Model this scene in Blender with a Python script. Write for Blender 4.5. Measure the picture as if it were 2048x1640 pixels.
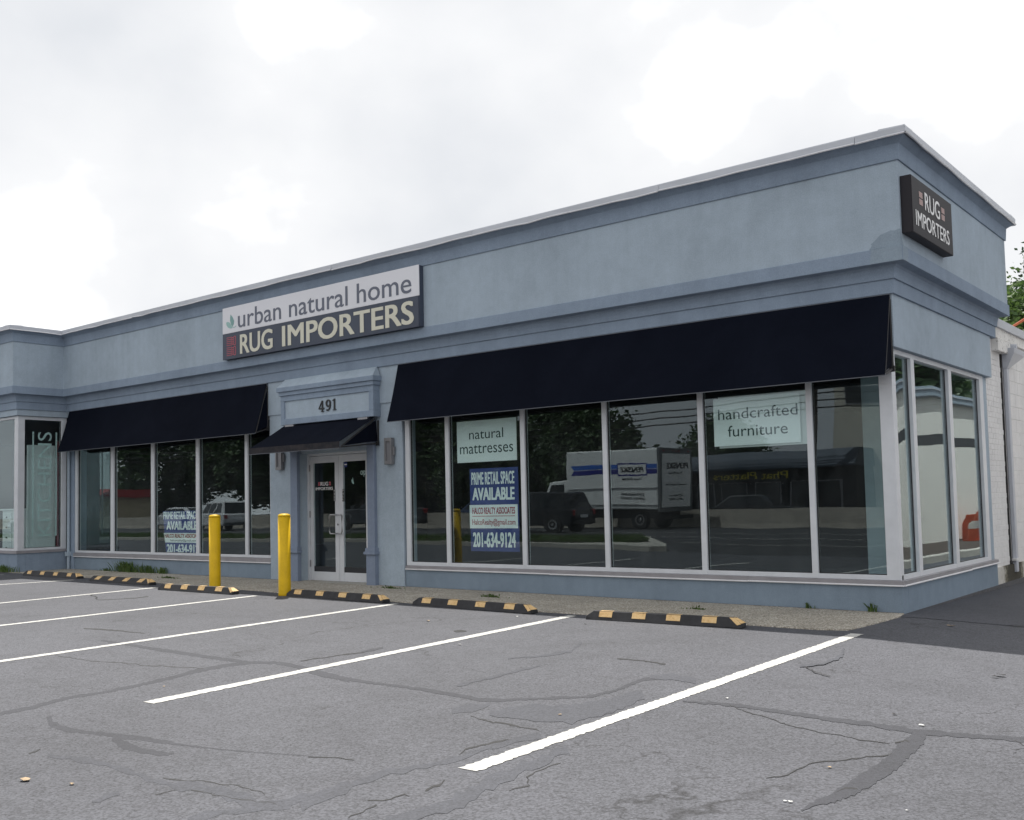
import bpy, math, random
from mathutils import Vector, Matrix
for o in list(bpy.data.objects): bpy.data.objects.remove(o)
S = bpy.context.scene
COL = S.collection
rnd = random.Random(7)

# ------------------------------------------------------------------ camera
cam = bpy.data.cameras.new("camera")
cam.sensor_width = 36.0
cam.lens = 2024.12 / 2048 * 36
cam.shift_x = 0.00973
cam.shift_y = 0.03054
cam.clip_start = 0.05
cam.clip_end = 2000
camo = bpy.data.objects.new("camera", cam)
COL.objects.link(camo)
RM = ((0.77599366, 0.05450747, 0.62838107), (0.63037135, -0.0329311, -0.77559494), (-0.02158244, 0.99797018, -0.05991427))
M = Matrix(RM).to_4x4()
M.translation = Vector((3.86878, -12.11265, 1.4))
camo.matrix_world = M
S.camera = camo

# ------------------------------------------------------------------ sky, sun, exposure
SUN_DIR = Vector((0.34, -0.325, -1.0)).normalized()       # the way the light travels
SUN_ELEV = math.asin(-SUN_DIR.z)
world = bpy.data.worlds.new("World")
S.world = world
world.use_nodes = True
nt = world.node_tree
nt.nodes.clear()
N = nt.nodes.new
Lk = nt.links.new
out = N("ShaderNodeOutputWorld")
sky = N("ShaderNodeTexSky")
sky.sky_type = 'NISHITA'
sky.sun_disc = False
sky.sun_elevation = SUN_ELEV
sky.sun_rotation = math.atan2(-SUN_DIR.x, -SUN_DIR.y)
sky.air_density = 1.0
sky.dust_density = 3.0
bg1 = N("ShaderNodeBackground")
bg1.inputs[1].default_value = 0.11
Lk(sky.outputs[0], bg1.inputs[0])
tc = N("ShaderNodeTexCoord")
mp = N("ShaderNodeMapping")
mp.inputs['Location'].default_value = (1.27, 2.32, 3.55)
mp.inputs['Scale'].default_value = (1.0, 1.0, 1.45)
Lk(tc.outputs['Generated'], mp.inputs[0])
n1 = N("ShaderNodeTexNoise")
n1.inputs['Scale'].default_value = 3.1
n1.inputs['Detail'].default_value = 8
n1.inputs['Roughness'].default_value = 0.46
n1.inputs['Distortion'].default_value = 0.0
Lk(mp.outputs[0], n1.inputs[0])
rp = N("ShaderNodeValToRGB")
rp.color_ramp.elements[0].position = 0.32
rp.color_ramp.elements[0].color = (0.405, 0.418, 0.440, 1)
rp.color_ramp.elements[1].position = 0.74
rp.color_ramp.elements[1].color = (1.05, 1.05, 1.05, 1)
e = rp.color_ramp.elements.new(0.52)
e.color = (0.495, 0.50, 0.51, 1)
Lk(n1.outputs[0], rp.inputs[0])
bg2 = N("ShaderNodeBackground")
bg2.inputs[1].default_value = 1.0
Lk(rp.outputs[0], bg2.inputs[0])
n2 = N("ShaderNodeTexNoise")
n2.inputs['Scale'].default_value = 1.7
n2.inputs['Detail'].default_value = 4
Lk(mp.outputs[0], n2.inputs[0])
rc = N("ShaderNodeValToRGB")
rc.color_ramp.elements[0].position = 0.22
rc.color_ramp.elements[0].color = (0.55, 0.55, 0.55, 1)
rc.color_ramp.elements[1].position = 0.36
rc.color_ramp.elements[1].color = (1, 1, 1, 1)
Lk(n2.outputs[0], rc.inputs[0])
mx = N("ShaderNodeMixShader")
Lk(rc.outputs[0], mx.inputs[0])
Lk(bg1.outputs[0], mx.inputs[1])
Lk(bg2.outputs[0], mx.inputs[2])
Lk(mx.outputs[0], out.inputs[0])
sun = bpy.data.lights.new("sun", 'SUN')
sun.energy = 3.3
sun.angle = math.radians(0.6)
sun.color = (1.0, 0.965, 0.91)
suno = bpy.data.objects.new("sun", sun)
COL.objects.link(suno)
suno.location = (-20, 30, 60)
suno.rotation_euler = SUN_DIR.to_track_quat('-Z', 'Y').to_euler()
S.view_settings.view_transform = 'Standard'
S.view_settings.look = 'None'
S.view_settings.gamma = 1.0
S.view_settings.exposure = 0.95
S.view_settings.use_curve_mapping = False

# ------------------------------------------------------------------ materials
MAT = {}
def newmat(name):
    m = bpy.data.materials.new(name)
    m.use_nodes = True
    t = m.node_tree
    b = t.nodes["Principled BSDF"]
    MAT[name] = m
    return m, t, b
def nd(t, typ, **kw):
    n = t.nodes.new(typ)
    for k, v in kw.items():
        if k in n.inputs: n.inputs[k].default_value = v
        else: setattr(n, k, v)
    return n
def coords(t, scale=(1, 1, 1), kind='Object'):
    c = nd(t, "ShaderNodeTexCoord")
    m = nd(t, "ShaderNodeMapping")
    m.inputs['Scale'].default_value = scale
    t.links.new(c.outputs[kind], m.inputs[0])
    return m.outputs[0]
def geo(t, scale=(1, 1, 1)):
    c = nd(t, "ShaderNodeNewGeometry")
    m = nd(t, "ShaderNodeMapping")
    m.inputs['Scale'].default_value = scale
    t.links.new(c.outputs['Position'], m.inputs[0])
    return m.outputs[0]
def noise(t, vec, scale, detail=4, rough=0.5, dist=0.0):
    n = nd(t, "ShaderNodeTexNoise")
    n.inputs['Scale'].default_value = scale
    n.inputs['Detail'].default_value = detail
    n.inputs['Roughness'].default_value = rough
    n.inputs['Distortion'].default_value = dist
    t.links.new(vec, n.inputs['Vector'])
    return n.outputs[0]
def ramp(t, fac, stops):
    r = nd(t, "ShaderNodeValToRGB")
    el = r.color_ramp.elements
    el[0].position, el[0].color = stops[0][0], c4(stops[0][1])
    el[1].position, el[1].color = stops[-1][0], c4(stops[-1][1])
    for p, c in stops[1:-1]:
        x = el.new(p)
        x.color = c4(c)
    t.links.new(fac, r.inputs[0])
    return r.outputs[0]
def c4(c):
    if isinstance(c, (int, float)): return (c, c, c, 1)
    return (c[0], c[1], c[2], 1)
def mul(t, a, b, fac=1.0, mode='MULTIPLY'):
    m = nd(t, "ShaderNodeMix", data_type='RGBA', blend_type=mode)
    if isinstance(fac, float): m.inputs[0].default_value = fac
    else: t.links.new(fac, m.inputs[0])
    for i, v in ((6, a), (7, b)):
        if hasattr(v, 'links'): t.links.new(v, m.inputs[i])
        else: m.inputs[i].default_value = c4(v)
    return m.outputs[2]
def bump(t, b, h, strength=0.3, dist=0.01):
    n = nd(t, "ShaderNodeBump")
    n.inputs['Strength'].default_value = strength
    n.inputs['Distance'].default_value = dist
    t.links.new(h, n.inputs['Height'])
    t.links.new(n.outputs[0], b.inputs['Normal'])
def simple(name, col, rough=0.6, metal=0.0, var=0.12, vscale=3.0, bscale=0, bstr=0.1, spec=0.5):
    m, t, b = newmat(name)
    v = geo(t)
    n = noise(t, v, vscale, 5, 0.6)
    lo = tuple(x * (1 - var) for x in col)
    hi = tuple(min(1, x * (1 + var)) for x in col)
    t.links.new(ramp(t, n, [(0.3, lo), (0.7, hi)]), b.inputs['Base Color'])
    b.inputs['Roughness'].default_value = rough
    b.inputs['Metallic'].default_value = metal
    b.inputs['Specular IOR Level'].default_value = spec
    if bscale: bump(t, b, noise(t, v, bscale, 3), bstr, 0.004)
    return m
def stucco(name, col, streak=0.5):
    m, t, b = newmat(name)
    v = geo(t)
    big = ramp(t, noise(t, v, 0.55, 6, 0.62, 0.4), [(0.28, 0.86), (0.5, 1.0), (0.74, 1.10)])
    st = ramp(t, noise(t, geo(t, (2.6, 2.6, 0.18)), 1.6, 6, 0.65), [(0.25, 0.84), (0.55, 1.0), (0.8, 1.08)])
    mid = ramp(t, noise(t, v, 6.0, 5, 0.7), [(0.3, 0.93), (0.7, 1.05)])
    fine = ramp(t, noise(t, v, 70.0, 3, 0.7), [(0.3, 0.88), (0.7, 1.10)])
    c = mul(t, mul(t, mul(t, mul(t, col, big), st, streak), mid), fine)
    t.links.new(c, b.inputs['Base Color'])
    b.inputs['Roughness'].default_value = 0.88
    b.inputs['Specular IOR Level'].default_value = 0.25
    bump(t, b, noise(t, v, 95.0, 4, 0.7), 0.35, 0.006)
    return m
stucco("wall_paint", (0.358, 0.428, 0.498))
stucco("base_paint_shaded", (0.212, 0.270, 0.335))  # darker than the wall: the shade low down is put into the colour
stucco("trim_paint", (0.243, 0.303, 0.386))
stucco("pilaster_paint", (0.215, 0.260, 0.345))
stucco("patch_paint", (0.262, 0.322, 0.382))
stucco("white_paint", (0.62, 0.615, 0.61))
simple("aluminium", (0.60, 0.62, 0.655), 0.42, 0.0, 0.06, 4, spec=0.6)
simple("aluminium_dark", (0.30, 0.30, 0.32), 0.45, 0.0, 0.1, 6)
simple("flashing", (0.30, 0.29, 0.31), 0.45, 0.1, 0.12, 3)
simple("drip_highlight_metal", (0.72, 0.72, 0.74), 0.35, 0.0, 0.06, 3)  # pale lip metal: the bright edge highlight is put into the colour
simple("coping_metal", (0.50, 0.52, 0.565), 0.45, 0.15, 0.07, 1.2)
simple("gasket", (0.02, 0.02, 0.022), 0.6)
simple("lamp_metal", (0.22, 0.22, 0.23), 0.5, 0.3, 0.1)
simple("lamp_glass", (0.20, 0.20, 0.215), 0.3)
simple("sign_dark", (0.047, 0.060, 0.092), 0.55, 0, 0.1, 1.5)
simple("sign_brown", (0.020, 0.018, 0.023), 0.55, 0, 0.12, 2, spec=0.25)
simple("sign_white", (0.71, 0.715, 0.76), 0.5, 0, 0.03, 1.0)
simple("sign_cream", (0.64, 0.625, 0.52), 0.5, 0, 0.03)
simple("letter_grey", (0.115, 0.13, 0.175), 0.5, 0, 0.04)
simple("letter_white", (0.80, 0.80, 0.80), 0.5, 0, 0.03)
simple("letter_black", (0.012, 0.013, 0.015), 0.45, 0, 0.1)
simple("letter_green", (0.012, 0.04, 0.045), 0.6, 0, 0.05)
simple("poster_white", (0.86, 0.88, 0.88), 0.8, 0, 0.03)
simple("poster_blue", (0.035, 0.055, 0.22), 0.7, 0, 0.08)
simple("poster_red", (0.35, 0.03, 0.05), 0.7, 0, 0.06)
simple("icon_red", (0.48, 0.09, 0.12), 0.6, 0, 0.05)
simple("icon_pink", (0.50, 0.36, 0.34), 0.6, 0, 0.1, 30)
simple("leaf_mint", (0.30, 0.48, 0.46), 0.6, 0, 0.06)
simple("leaf_mint_dark", (0.20, 0.36, 0.35), 0.6, 0, 0.06)
simple("frosted", (0.60, 0.70, 0.69), 0.7, 0, 0.04)
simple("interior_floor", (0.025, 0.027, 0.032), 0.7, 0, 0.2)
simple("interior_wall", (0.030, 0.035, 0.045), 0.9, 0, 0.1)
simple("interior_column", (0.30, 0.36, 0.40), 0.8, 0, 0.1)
simple("cabinet_white", (0.72, 0.74, 0.74), 0.5, 0, 0.04)
simple("maroon", (0.16, 0.015, 0.025), 0.5, 0, 0.06)
simple("concrete_step", (0.33, 0.32, 0.29), 0.9, 0, 0.15, 8, 90, 0.3)
simple("curb_concrete", (0.42, 0.40, 0.36), 0.9, 0, 0.15, 4, 60, 0.3)
simple("roof_membrane", (0.25, 0.25, 0.26), 0.9)
simple("rubber", (0.022, 0.022, 0.025), 0.75, 0, 0.35, 9, 60, 0.3)
simple("tyre", (0.015, 0.015, 0.016), 0.8)
simple("rim", (0.45, 0.45, 0.46), 0.35, 0.8)
simple("car_white", (0.62, 0.62, 0.64), 0.25)
simple("car_black", (0.010, 0.012, 0.016), 0.2)
simple("car_grey", (0.055, 0.06, 0.07), 0.25)
simple("car_blue", (0.04, 0.06, 0.12), 0.25)
simple("car_glass", (0.012, 0.016, 0.02), 0.06)
simple("tail_red", (0.30, 0.01, 0.015), 0.3)
simple("headlight_clear", (0.7, 0.72, 0.75), 0.2)
simple("truck_white", (0.84, 0.85, 0.85), 0.45, 0, 0.04, 1)
simple("truck_blue", (0.008, 0.012, 0.25), 0.45)
simple("truck_lightblue", (0.02, 0.13, 0.55), 0.45)
simple("truck_grey", (0.12, 0.13, 0.14), 0.5)
simple("chassis", (0.012, 0.012, 0.013), 0.7)
simple("beige_stucco", (0.56, 0.53, 0.46), 0.9, 0, 0.05, 1.5, 60, 0.2)
simple("neighbour_stucco", (0.82, 0.795, 0.735), 0.9, 0, 0.05, 1.5, 60, 0.2)
simple("neighbour_stripe", (0.055, 0.056, 0.062), 0.8)
simple("neighbour_cap", (0.30, 0.36, 0.42), 0.5)
simple("restaurant_wall", (0.02, 0.02, 0.022), 0.7)
simple("restaurant_roof", (0.035, 0.05, 0.075), 0.6, 0.2)
simple("window_dark", (0.015, 0.018, 0.022), 0.15)
simple("sign_yellow", (0.65, 0.55, 0.03), 0.6)
simple("strip_grey", (0.34, 0.34, 0.34), 0.8)
simple("shop_red", (0.45, 0.03, 0.03), 0.6)
simple("shop_cream", (0.6, 0.5, 0.34), 0.8)
simple("barrier_concrete", (0.34, 0.31, 0.27), 0.9, 0, 0.2, 2, 40, 0.3)
simple("pole_wood", (0.10, 0.08, 0.065), 0.9, 0, 0.2)
simple("wire", (0.01, 0.01, 0.01), 0.6)
simple("orange_plastic", (0.52, 0.10, 0.045), 0.5, 0, 0.08)
simple("orange_boom", (0.42, 0.10, 0.035), 0.5, 0, 0.15)
simple("cone_band", (0.7, 0.7, 0.68), 0.5)
simple("bark", (0.09, 0.07, 0.055), 0.95, 0, 0.3, 8, 40, 0.6)
simple("mulch", (0.05, 0.035, 0.028), 0.95, 0, 0.4, 12, 60, 0.8)
simple("litter_tan", (0.34, 0.25, 0.155), 0.8, 0, 0.25, 30)
simple("litter_white", (0.55, 0.55, 0.53), 0.7)
simple("litter_dark", (0.02, 0.018, 0.016), 0.9)
simple("downspout_metal", (0.47, 0.49, 0.54), 0.5, 0.1, 0.07, 3)

def m_fabric():
    m, t, b = newmat("awning_fabric")
    v = geo(t)
    c = ramp(t, noise(t, v, 1.1, 6, 0.65, 0.5), [(0.3, (0.0035, 0.0050, 0.0105)), (0.7, (0.0060, 0.0080, 0.0155))])
    f = ramp(t, noise(t, v, 160, 2), [(0.3, 0.8), (0.7, 1.15)])
    t.links.new(mul(t, c, f), b.inputs['Base Color'])
    b.inputs['Roughness'].default_value = 0.9
    b.inputs['Specular IOR Level'].default_value = 0.06
    bump(t, b, noise(t, v, 3.0, 3), 0.15, 0.02)
m_fabric()
def m_fabric_worn():
    m, t, b = newmat("awning_fabric_worn")
    v = geo(t)
    c = ramp(t, noise(t, v, 9, 6, 0.7), [(0.40, (0.005, 0.006, 0.011)), (0.80, (0.040, 0.032, 0.034))])
    t.links.new(c, b.inputs['Base Color'])
    b.inputs['Roughness'].default_value = 0.85
m_fabric_worn()
simple("awning_trim", (0.10, 0.11, 0.13), 0.6)

def m_yellow():
    m, t, b = newmat("bollard_yellow")
    v = geo(t)
    c = ramp(t, noise(t, v, 5, 5, 0.6), [(0.3, (0.58, 0.36, 0.002)), (0.7, (0.68, 0.43, 0.003))])
    sc = ramp(t, noise(t, v, 40, 4, 0.8), [(0.30, 0.78), (0.42, 1.0)])
    scuff = ramp(t, noise(t, geo(t, (1, 1, .35)), 16, 6, 0.75, 1.0), [(0.27, (0.16, 0.14, 0.12)), (0.31, (1, 1, 1))])
    t.links.new(mul(t, mul(t, c, sc), scuff, 0.8), b.inputs['Base Color'])
    b.inputs['Roughness'].default_value = 0.5
    b.inputs['Specular IOR Level'].default_value = 0.3
    bump(t, b, noise(t, v, 30, 3), 0.12, 0.003)
m_yellow()
def m_stopyellow():
    m, t, b = newmat("stop_yellow")
    v = geo(t)
    c = ramp(t, noise(t, v, 22, 6, 0.75), [(0.30, (0.42, 0.25, 0.09)), (0.46, (0.68, 0.45, 0.20)), (0.74, (0.76, 0.56, 0.30))])
    t.links.new(c, b.inputs['Base Color'])
    b.inputs['Roughness'].default_value = 0.7
m_stopyellow()

def m_asphalt(name, base, grain=1.0, cracks=True, patch=True):
    m, t, b = newmat(name)
    v = geo(t)
    big = ramp(t, noise(t, v, 0.22, 6, 0.6, 0.6), [(0.28, 0.80), (0.5, 1.0), (0.75, 1.12)])
    mid = ramp(t, noise(t, v, 1.7, 7, 0.68, 0.4), [(0.28, 0.84), (0.5, 1.0), (0.74, 1.08)])
    sm = ramp(t, noise(t, v, 11, 5, 0.7), [(0.3, 0.90), (0.7, 1.08)])
    c = mul(t, mul(t, mul(t, base, big), mid), sm)
    agg = nd(t, "ShaderNodeTexVoronoi", feature='F1')
    agg.inputs['Scale'].default_value = 72
    t.links.new(v, agg.inputs['Vector'])
    ag = ramp(t, agg.outputs['Color'], [(0.10, 0.60), (0.45, 1.0), (0.9, 1.30)])
    c = mul(t, c, ag, 0.85 * grain)
    gap = ramp(t, agg.outputs['Distance'], [(0.50, 1.0), (0.78, 0.55)])
    c = mul(t, c, gap, 0.8 * grain)
    pit = ramp(t, noise(t, v, 38, 3, 0.75), [(0.34, 0.16), (0.40, 1.0)])
    c = mul(t, c, pit, 0.8 * grain)
    pit2 = ramp(t, noise(t, v, 17, 4, 0.8), [(0.30, 0.35), (0.36, 1.0)])
    c = mul(t, c, pit2, 0.8 * grain)
    if cracks:
        wv = nd(t, "ShaderNodeVectorMath", operation='MULTIPLY_ADD')
        cn = nd(t, "ShaderNodeTexNoise")
        cn.inputs['Scale'].default_value = 3.5
        cn.inputs['Detail'].default_value = 6
        t.links.new(v, cn.inputs['Vector'])
        t.links.new(cn.outputs['Color'], wv.inputs[0])
        wv.inputs[1].default_value = (0.7, 0.7, 0)
        t.links.new(v, wv.inputs[2])
        ck = nd(t, "ShaderNodeTexVoronoi", feature='DISTANCE_TO_EDGE')
        ck.inputs['Scale'].default_value = 0.75
        t.links.new(wv.outputs[0], ck.inputs['Vector'])
        line = ramp(t, ck.outputs['Distance'], [(0.002, 1.0), (0.008, 0.0)])
        msk = ramp(t, noise(t, v, 0.55, 4, 0.6), [(0.50, 0.0), (0.62, 1.0)])
        lm = nd(t, "ShaderNodeMath", operation='MULTIPLY')
        t.links.new(line, lm.inputs[0])
        t.links.new(msk, lm.inputs[1])
        c = mul(t, c, (0.32, 0.31, 0.31), lm.outputs[0])
        al = nd(t, "ShaderNodeTexVoronoi", feature='DISTANCE_TO_EDGE')
        al.inputs['Scale'].default_value = 4.2
        wv2 = nd(t, "ShaderNodeVectorMath", operation='MULTIPLY_ADD')
        cn2 = nd(t, "ShaderNodeTexNoise")
        cn2.inputs['Scale'].default_value = 9
        cn2.inputs['Detail'].default_value = 5
        t.links.new(v, cn2.inputs['Vector'])
        t.links.new(cn2.outputs['Color'], wv2.inputs[0])
        wv2.inputs[1].default_value = (0.16, 0.16, 0)
        t.links.new(v, wv2.inputs[2])
        t.links.new(wv2.outputs[0], al.inputs['Vector'])
        l2 = ramp(t, al.outputs['Distance'], [(0.006, 1.0), (0.03, 0.0)])
        m2 = ramp(t, noise(t, v, 0.42, 6, 0.62), [(0.60, 0.0), (0.70, 1.0)])
        lm2 = nd(t, "ShaderNodeMath", operation='MULTIPLY')
        t.links.new(l2, lm2.inputs[0])
        t.links.new(m2, lm2.inputs[1])
        c = mul(t, c, (0.40, 0.39, 0.39), lm2.outputs[0])
        oil = ramp(t, noise(t, v, 1.1, 3, 0.5), [(0.66, 1.0), (0.76, 0.72)])
        c = mul(t, c, oil)
    t.links.new(c, b.inputs['Base Color'])
    b.inputs['Roughness'].default_value = 0.72
    b.inputs['Specular IOR Level'].default_value = 0.38
    hm = nd(t, "ShaderNodeMath", operation='ADD')
    t.links.new(agg.outputs['Distance'], hm.inputs[0])
    t.links.new(noise(t, v, 50, 4, 0.7), hm.inputs[1])
    bump(t, b, hm.outputs[0], 0.45 * grain, 0.006)
    return m
m_asphalt("asphalt", (0.0755, 0.0770, 0.0885))
m_asphalt("asphalt_drive_shaded", (0.064, 0.066, 0.079), 0.8, True)  # lot asphalt darkened, with the shade beside the building in its colour
m_asphalt("asphalt_road", (0.036, 0.037, 0.042), 0.6, False)
m_asphalt("seal", (0.038, 0.039, 0.047), 0.5, False)
m_asphalt("seal_old", (0.057, 0.059, 0.070), 0.6, False)
m_asphalt("crack", (0.020, 0.0195, 0.020), 0.5, False)

def m_aggregate():
    m, t, b = newmat("pebble_concrete")
    v = geo(t)
    vo = nd(t, "ShaderNodeTexVoronoi", feature='F1')
    vo.inputs['Scale'].default_value = 62
    t.links.new(v, vo.inputs['Vector'])
    st = ramp(t, vo.outputs['Color'], [(0.1, (0.22, 0.19, 0.15)), (0.45, (0.40, 0.365, 0.305)), (0.75, (0.50, 0.465, 0.40)), (0.95, (0.68, 0.65, 0.60))])
    gap = ramp(t, vo.outputs['Distance'], [(0.45, 1.0), (0.75, 0.5)])
    big = ramp(t, noise(t, v, 1.3, 6, 0.65), [(0.28, 0.72), (0.7, 1.08)])
    cr = ramp(t, noise(t, v, 5, 6, 0.75), [(0.28, 0.62), (0.40, 1.0)])
    t.links.new(mul(t, mul(t, mul(t, st, gap), big), cr), b.inputs['Base Color'])
    b.inputs['Roughness'].default_value = 0.85
    bump(t, b, vo.outputs['Distance'], -0.5, 0.006)
m_aggregate()
def m_linepaint():
    m, t, b = newmat("line_paint")
    v = geo(t)
    w = ramp(t, noise(t, v, 20, 8, 0.8), [(0.345, 0.0), (0.40, 1.0)])
    w2 = ramp(t, noise(t, v, 2.2, 5, 0.6), [(0.3, (0.40, 0.392, 0.37)), (0.7, (0.50, 0.495, 0.472))])
    fine = ramp(t, noise(t, v, 90, 2), [(0.3, 0.90), (0.7, 1.04)])
    t.links.new(mul(t, (0.09, 0.09, 0.10), mul(t, w2, fine), w, 'MIX'), b.inputs['Base Color'])
    b.inputs['Roughness'].default_value = 0.8
    bump(t, b, noise(t, v, 70, 3), 0.3, 0.004)
m_linepaint()
def m_glass(name, tint, wave=0.0):
    m, t, b = newmat(name)
    t.nodes.remove(b)
    o = t.nodes["Material Output"]
    lw = nd(t, "ShaderNodeLayerWeight")
    lw.inputs['Blend'].default_value = 0.5
    p = nd(t, "ShaderNodeMath", operation='POWER')
    t.links.new(lw.outputs['Facing'], p.inputs[0])
    p.inputs[1].default_value = 5.0
    ma = nd(t, "ShaderNodeMath", operation='MULTIPLY_ADD')
    t.links.new(p.outputs[0], ma.inputs[0])
    ma.inputs[1].default_value = 0.95
    ma.inputs[2].default_value = 0.056
    tr = nd(t, "ShaderNodeBsdfTransparent")
    tr.inputs[0].default_value = c4(tint)
    gl = nd(t, "ShaderNodeBsdfGlossy")
    gl.inputs['Roughness'].default_value = 0.0
    gl.inputs[0].default_value = (0.86, 0.95, 1.0, 1)
    if wave:
        bn = nd(t, "ShaderNodeBump")
        bn.inputs['Strength'].default_value = wave
        bn.inputs['Distance'].default_value = 0.02
        t.links.new(noise(t, geo(t, (1, 1, 0.6)), 1.6, 2, 0.4), bn.inputs['Height'])
        t.links.new(bn.outputs[0], gl.inputs['Normal'])
    ms = nd(t, "ShaderNodeMixShader")
    t.links.new(ma.outputs[0], ms.inputs[0])
    t.links.new(tr.outputs[0], ms.inputs[1])
    t.links.new(gl.outputs[0], ms.inputs[2])
    df = nd(t, "ShaderNodeBsdfDiffuse")
    df.inputs[0].default_value = (0.75, 0.78, 0.80, 1)
    g2 = geo(t, (1.0, 1.0, .45))
    sm = ramp(t, noise(t, g2, 2.2, 7, 0.7, 0.8), [(0.35, 0.002), (0.60, 0.010), (0.8, 0.028)])
    m2 = nd(t, "ShaderNodeMixShader")
    t.links.new(sm, m2.inputs[0])
    t.links.new(ms.outputs[0], m2.inputs[1])
    t.links.new(df.outputs[0], m2.inputs[2])
    t.links.new(m2.outputs[0], o.inputs[0])
m_glass("glass", (0.89, 0.945, 0.94), 0.03)
m_glass("glass_side", (0.89, 0.945, 0.94), 0.03)
def m_leaf(name, lo, hi, trans=0.35):
    m, t, b = newmat(name)
    g = nd(t, "ShaderNodeNewGeometry")
    c = ramp(t, g.outputs['Random Per Island'], [(0.0, lo), (1.0, hi)])
    v = geo(t)
    c2 = mul(t, c, ramp(t, noise(t, v, 0.9, 4), [(0.3, 0.75), (0.7, 1.2)]))
    t.links.new(c2, b.inputs['Base Color'])
    b.inputs['Roughness'].default_value = 0.6
    tl = nd(t, "ShaderNodeBsdfTranslucent")
    t.links.new(c2, tl.inputs[0])
    ms = nd(t, "ShaderNodeMixShader")
    ms.inputs[0].default_value = trans
    t.links.new(b.outputs[0], ms.inputs[1])
    t.links.new(tl.outputs[0], ms.inputs[2])
    t.links.new(ms.outputs[0], t.nodes["Material Output"].inputs[0])
m_leaf("foliage", (0.035, 0.075, 0.02), (0.11, 0.18, 0.045))
m_leaf("foliage_dark", (0.02, 0.045, 0.025), (0.06, 0.10, 0.05), 0.2)
m_leaf("foliage_far", (0.022, 0.05, 0.014), (0.06, 0.11, 0.03), 0.25)
m_leaf("grass_blade", (0.05, 0.10, 0.02), (0.13, 0.20, 0.05))
def m_peel():
    m, t, b = newmat("peeling_paint")
    v = geo(t)
    f = ramp(t, noise(t, v, 16, 7, 0.7, 1.2), [(0.39, 0.0), (0.41, 1.0)])
    wood = ramp(t, noise(t, geo(t, (8, 2, 20)), 6, 5), [(0.3, (0.07, 0.065, 0.06)), (0.7, (0.22, 0.20, 0.18))])
    wh = ramp(t, noise(t, v, 3, 5), [(0.3, (0.64, 0.63, 0.61)), (0.7, (0.78, 0.77, 0.75))])
    t.links.new(mul(t, wood, wh, f, 'MIX'), b.inputs['Base Color'])
    b.inputs['Roughness'].default_value = 0.9
    bump(t, b, f, 0.6, 0.004)
m_peel()
def m_whitebrick():
    m, t, b = newmat("white_brick")
    v = geo(t)
    base = ramp(t, noise(t, v, 2.5, 6, 0.65), [(0.3, (0.66, 0.655, 0.655)), (0.7, (0.77, 0.765, 0.765))])
    fine = ramp(t, noise(t, v, 60, 3, 0.7), [(0.3, 0.90), (0.7, 1.05)])
    t.links.new(mul(t, base, fine), b.inputs['Base Color'])
    b.inputs['Roughness'].default_value = 0.85
    bump(t, b, noise(t, v, 45, 4, 0.7), 0.4, 0.006)
m_whitebrick()
def m_parge():
    m, t, b = newmat("stained_parging")
    v = geo(t)
    base = ramp(t, noise(t, v, 4, 6, 0.7), [(0.3, (0.42, 0.40, 0.36)), (0.7, (0.64, 0.63, 0.60))])
    sp = nd(t, "ShaderNodeSeparateXYZ")
    t.links.new(v, sp.inputs[0])
    d1 = nd(t, "ShaderNodeMath", operation='SUBTRACT')
    t.links.new(sp.outputs[1], d1.inputs[0])
    d1.inputs[1].default_value = 5.45
    ab = nd(t, "ShaderNodeMath", operation='ABSOLUTE')
    t.links.new(d1.outputs[0], ab.inputs[0])
    ma = nd(t, "ShaderNodeMath", operation='MULTIPLY_ADD')
    t.links.new(noise(t, v, 9, 6, 0.75), ma.inputs[0])
    ma.inputs[1].default_value = -0.8
    t.links.new(ab.outputs[0], ma.inputs[2])
    st = ramp(t, ma.outputs[0], [(0.0, (0.09, 0.085, 0.065)), (0.12, (0.32, 0.30, 0.24)), (0.3, (1, 1, 1))])
    t.links.new(mul(t, base, st), b.inputs['Base Color'])
    b.inputs['Roughness'].default_value = 0.9
    bump(t, b, noise(t, v, 25, 6, 0.75), 0.6, 0.012)
m_parge()

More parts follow.
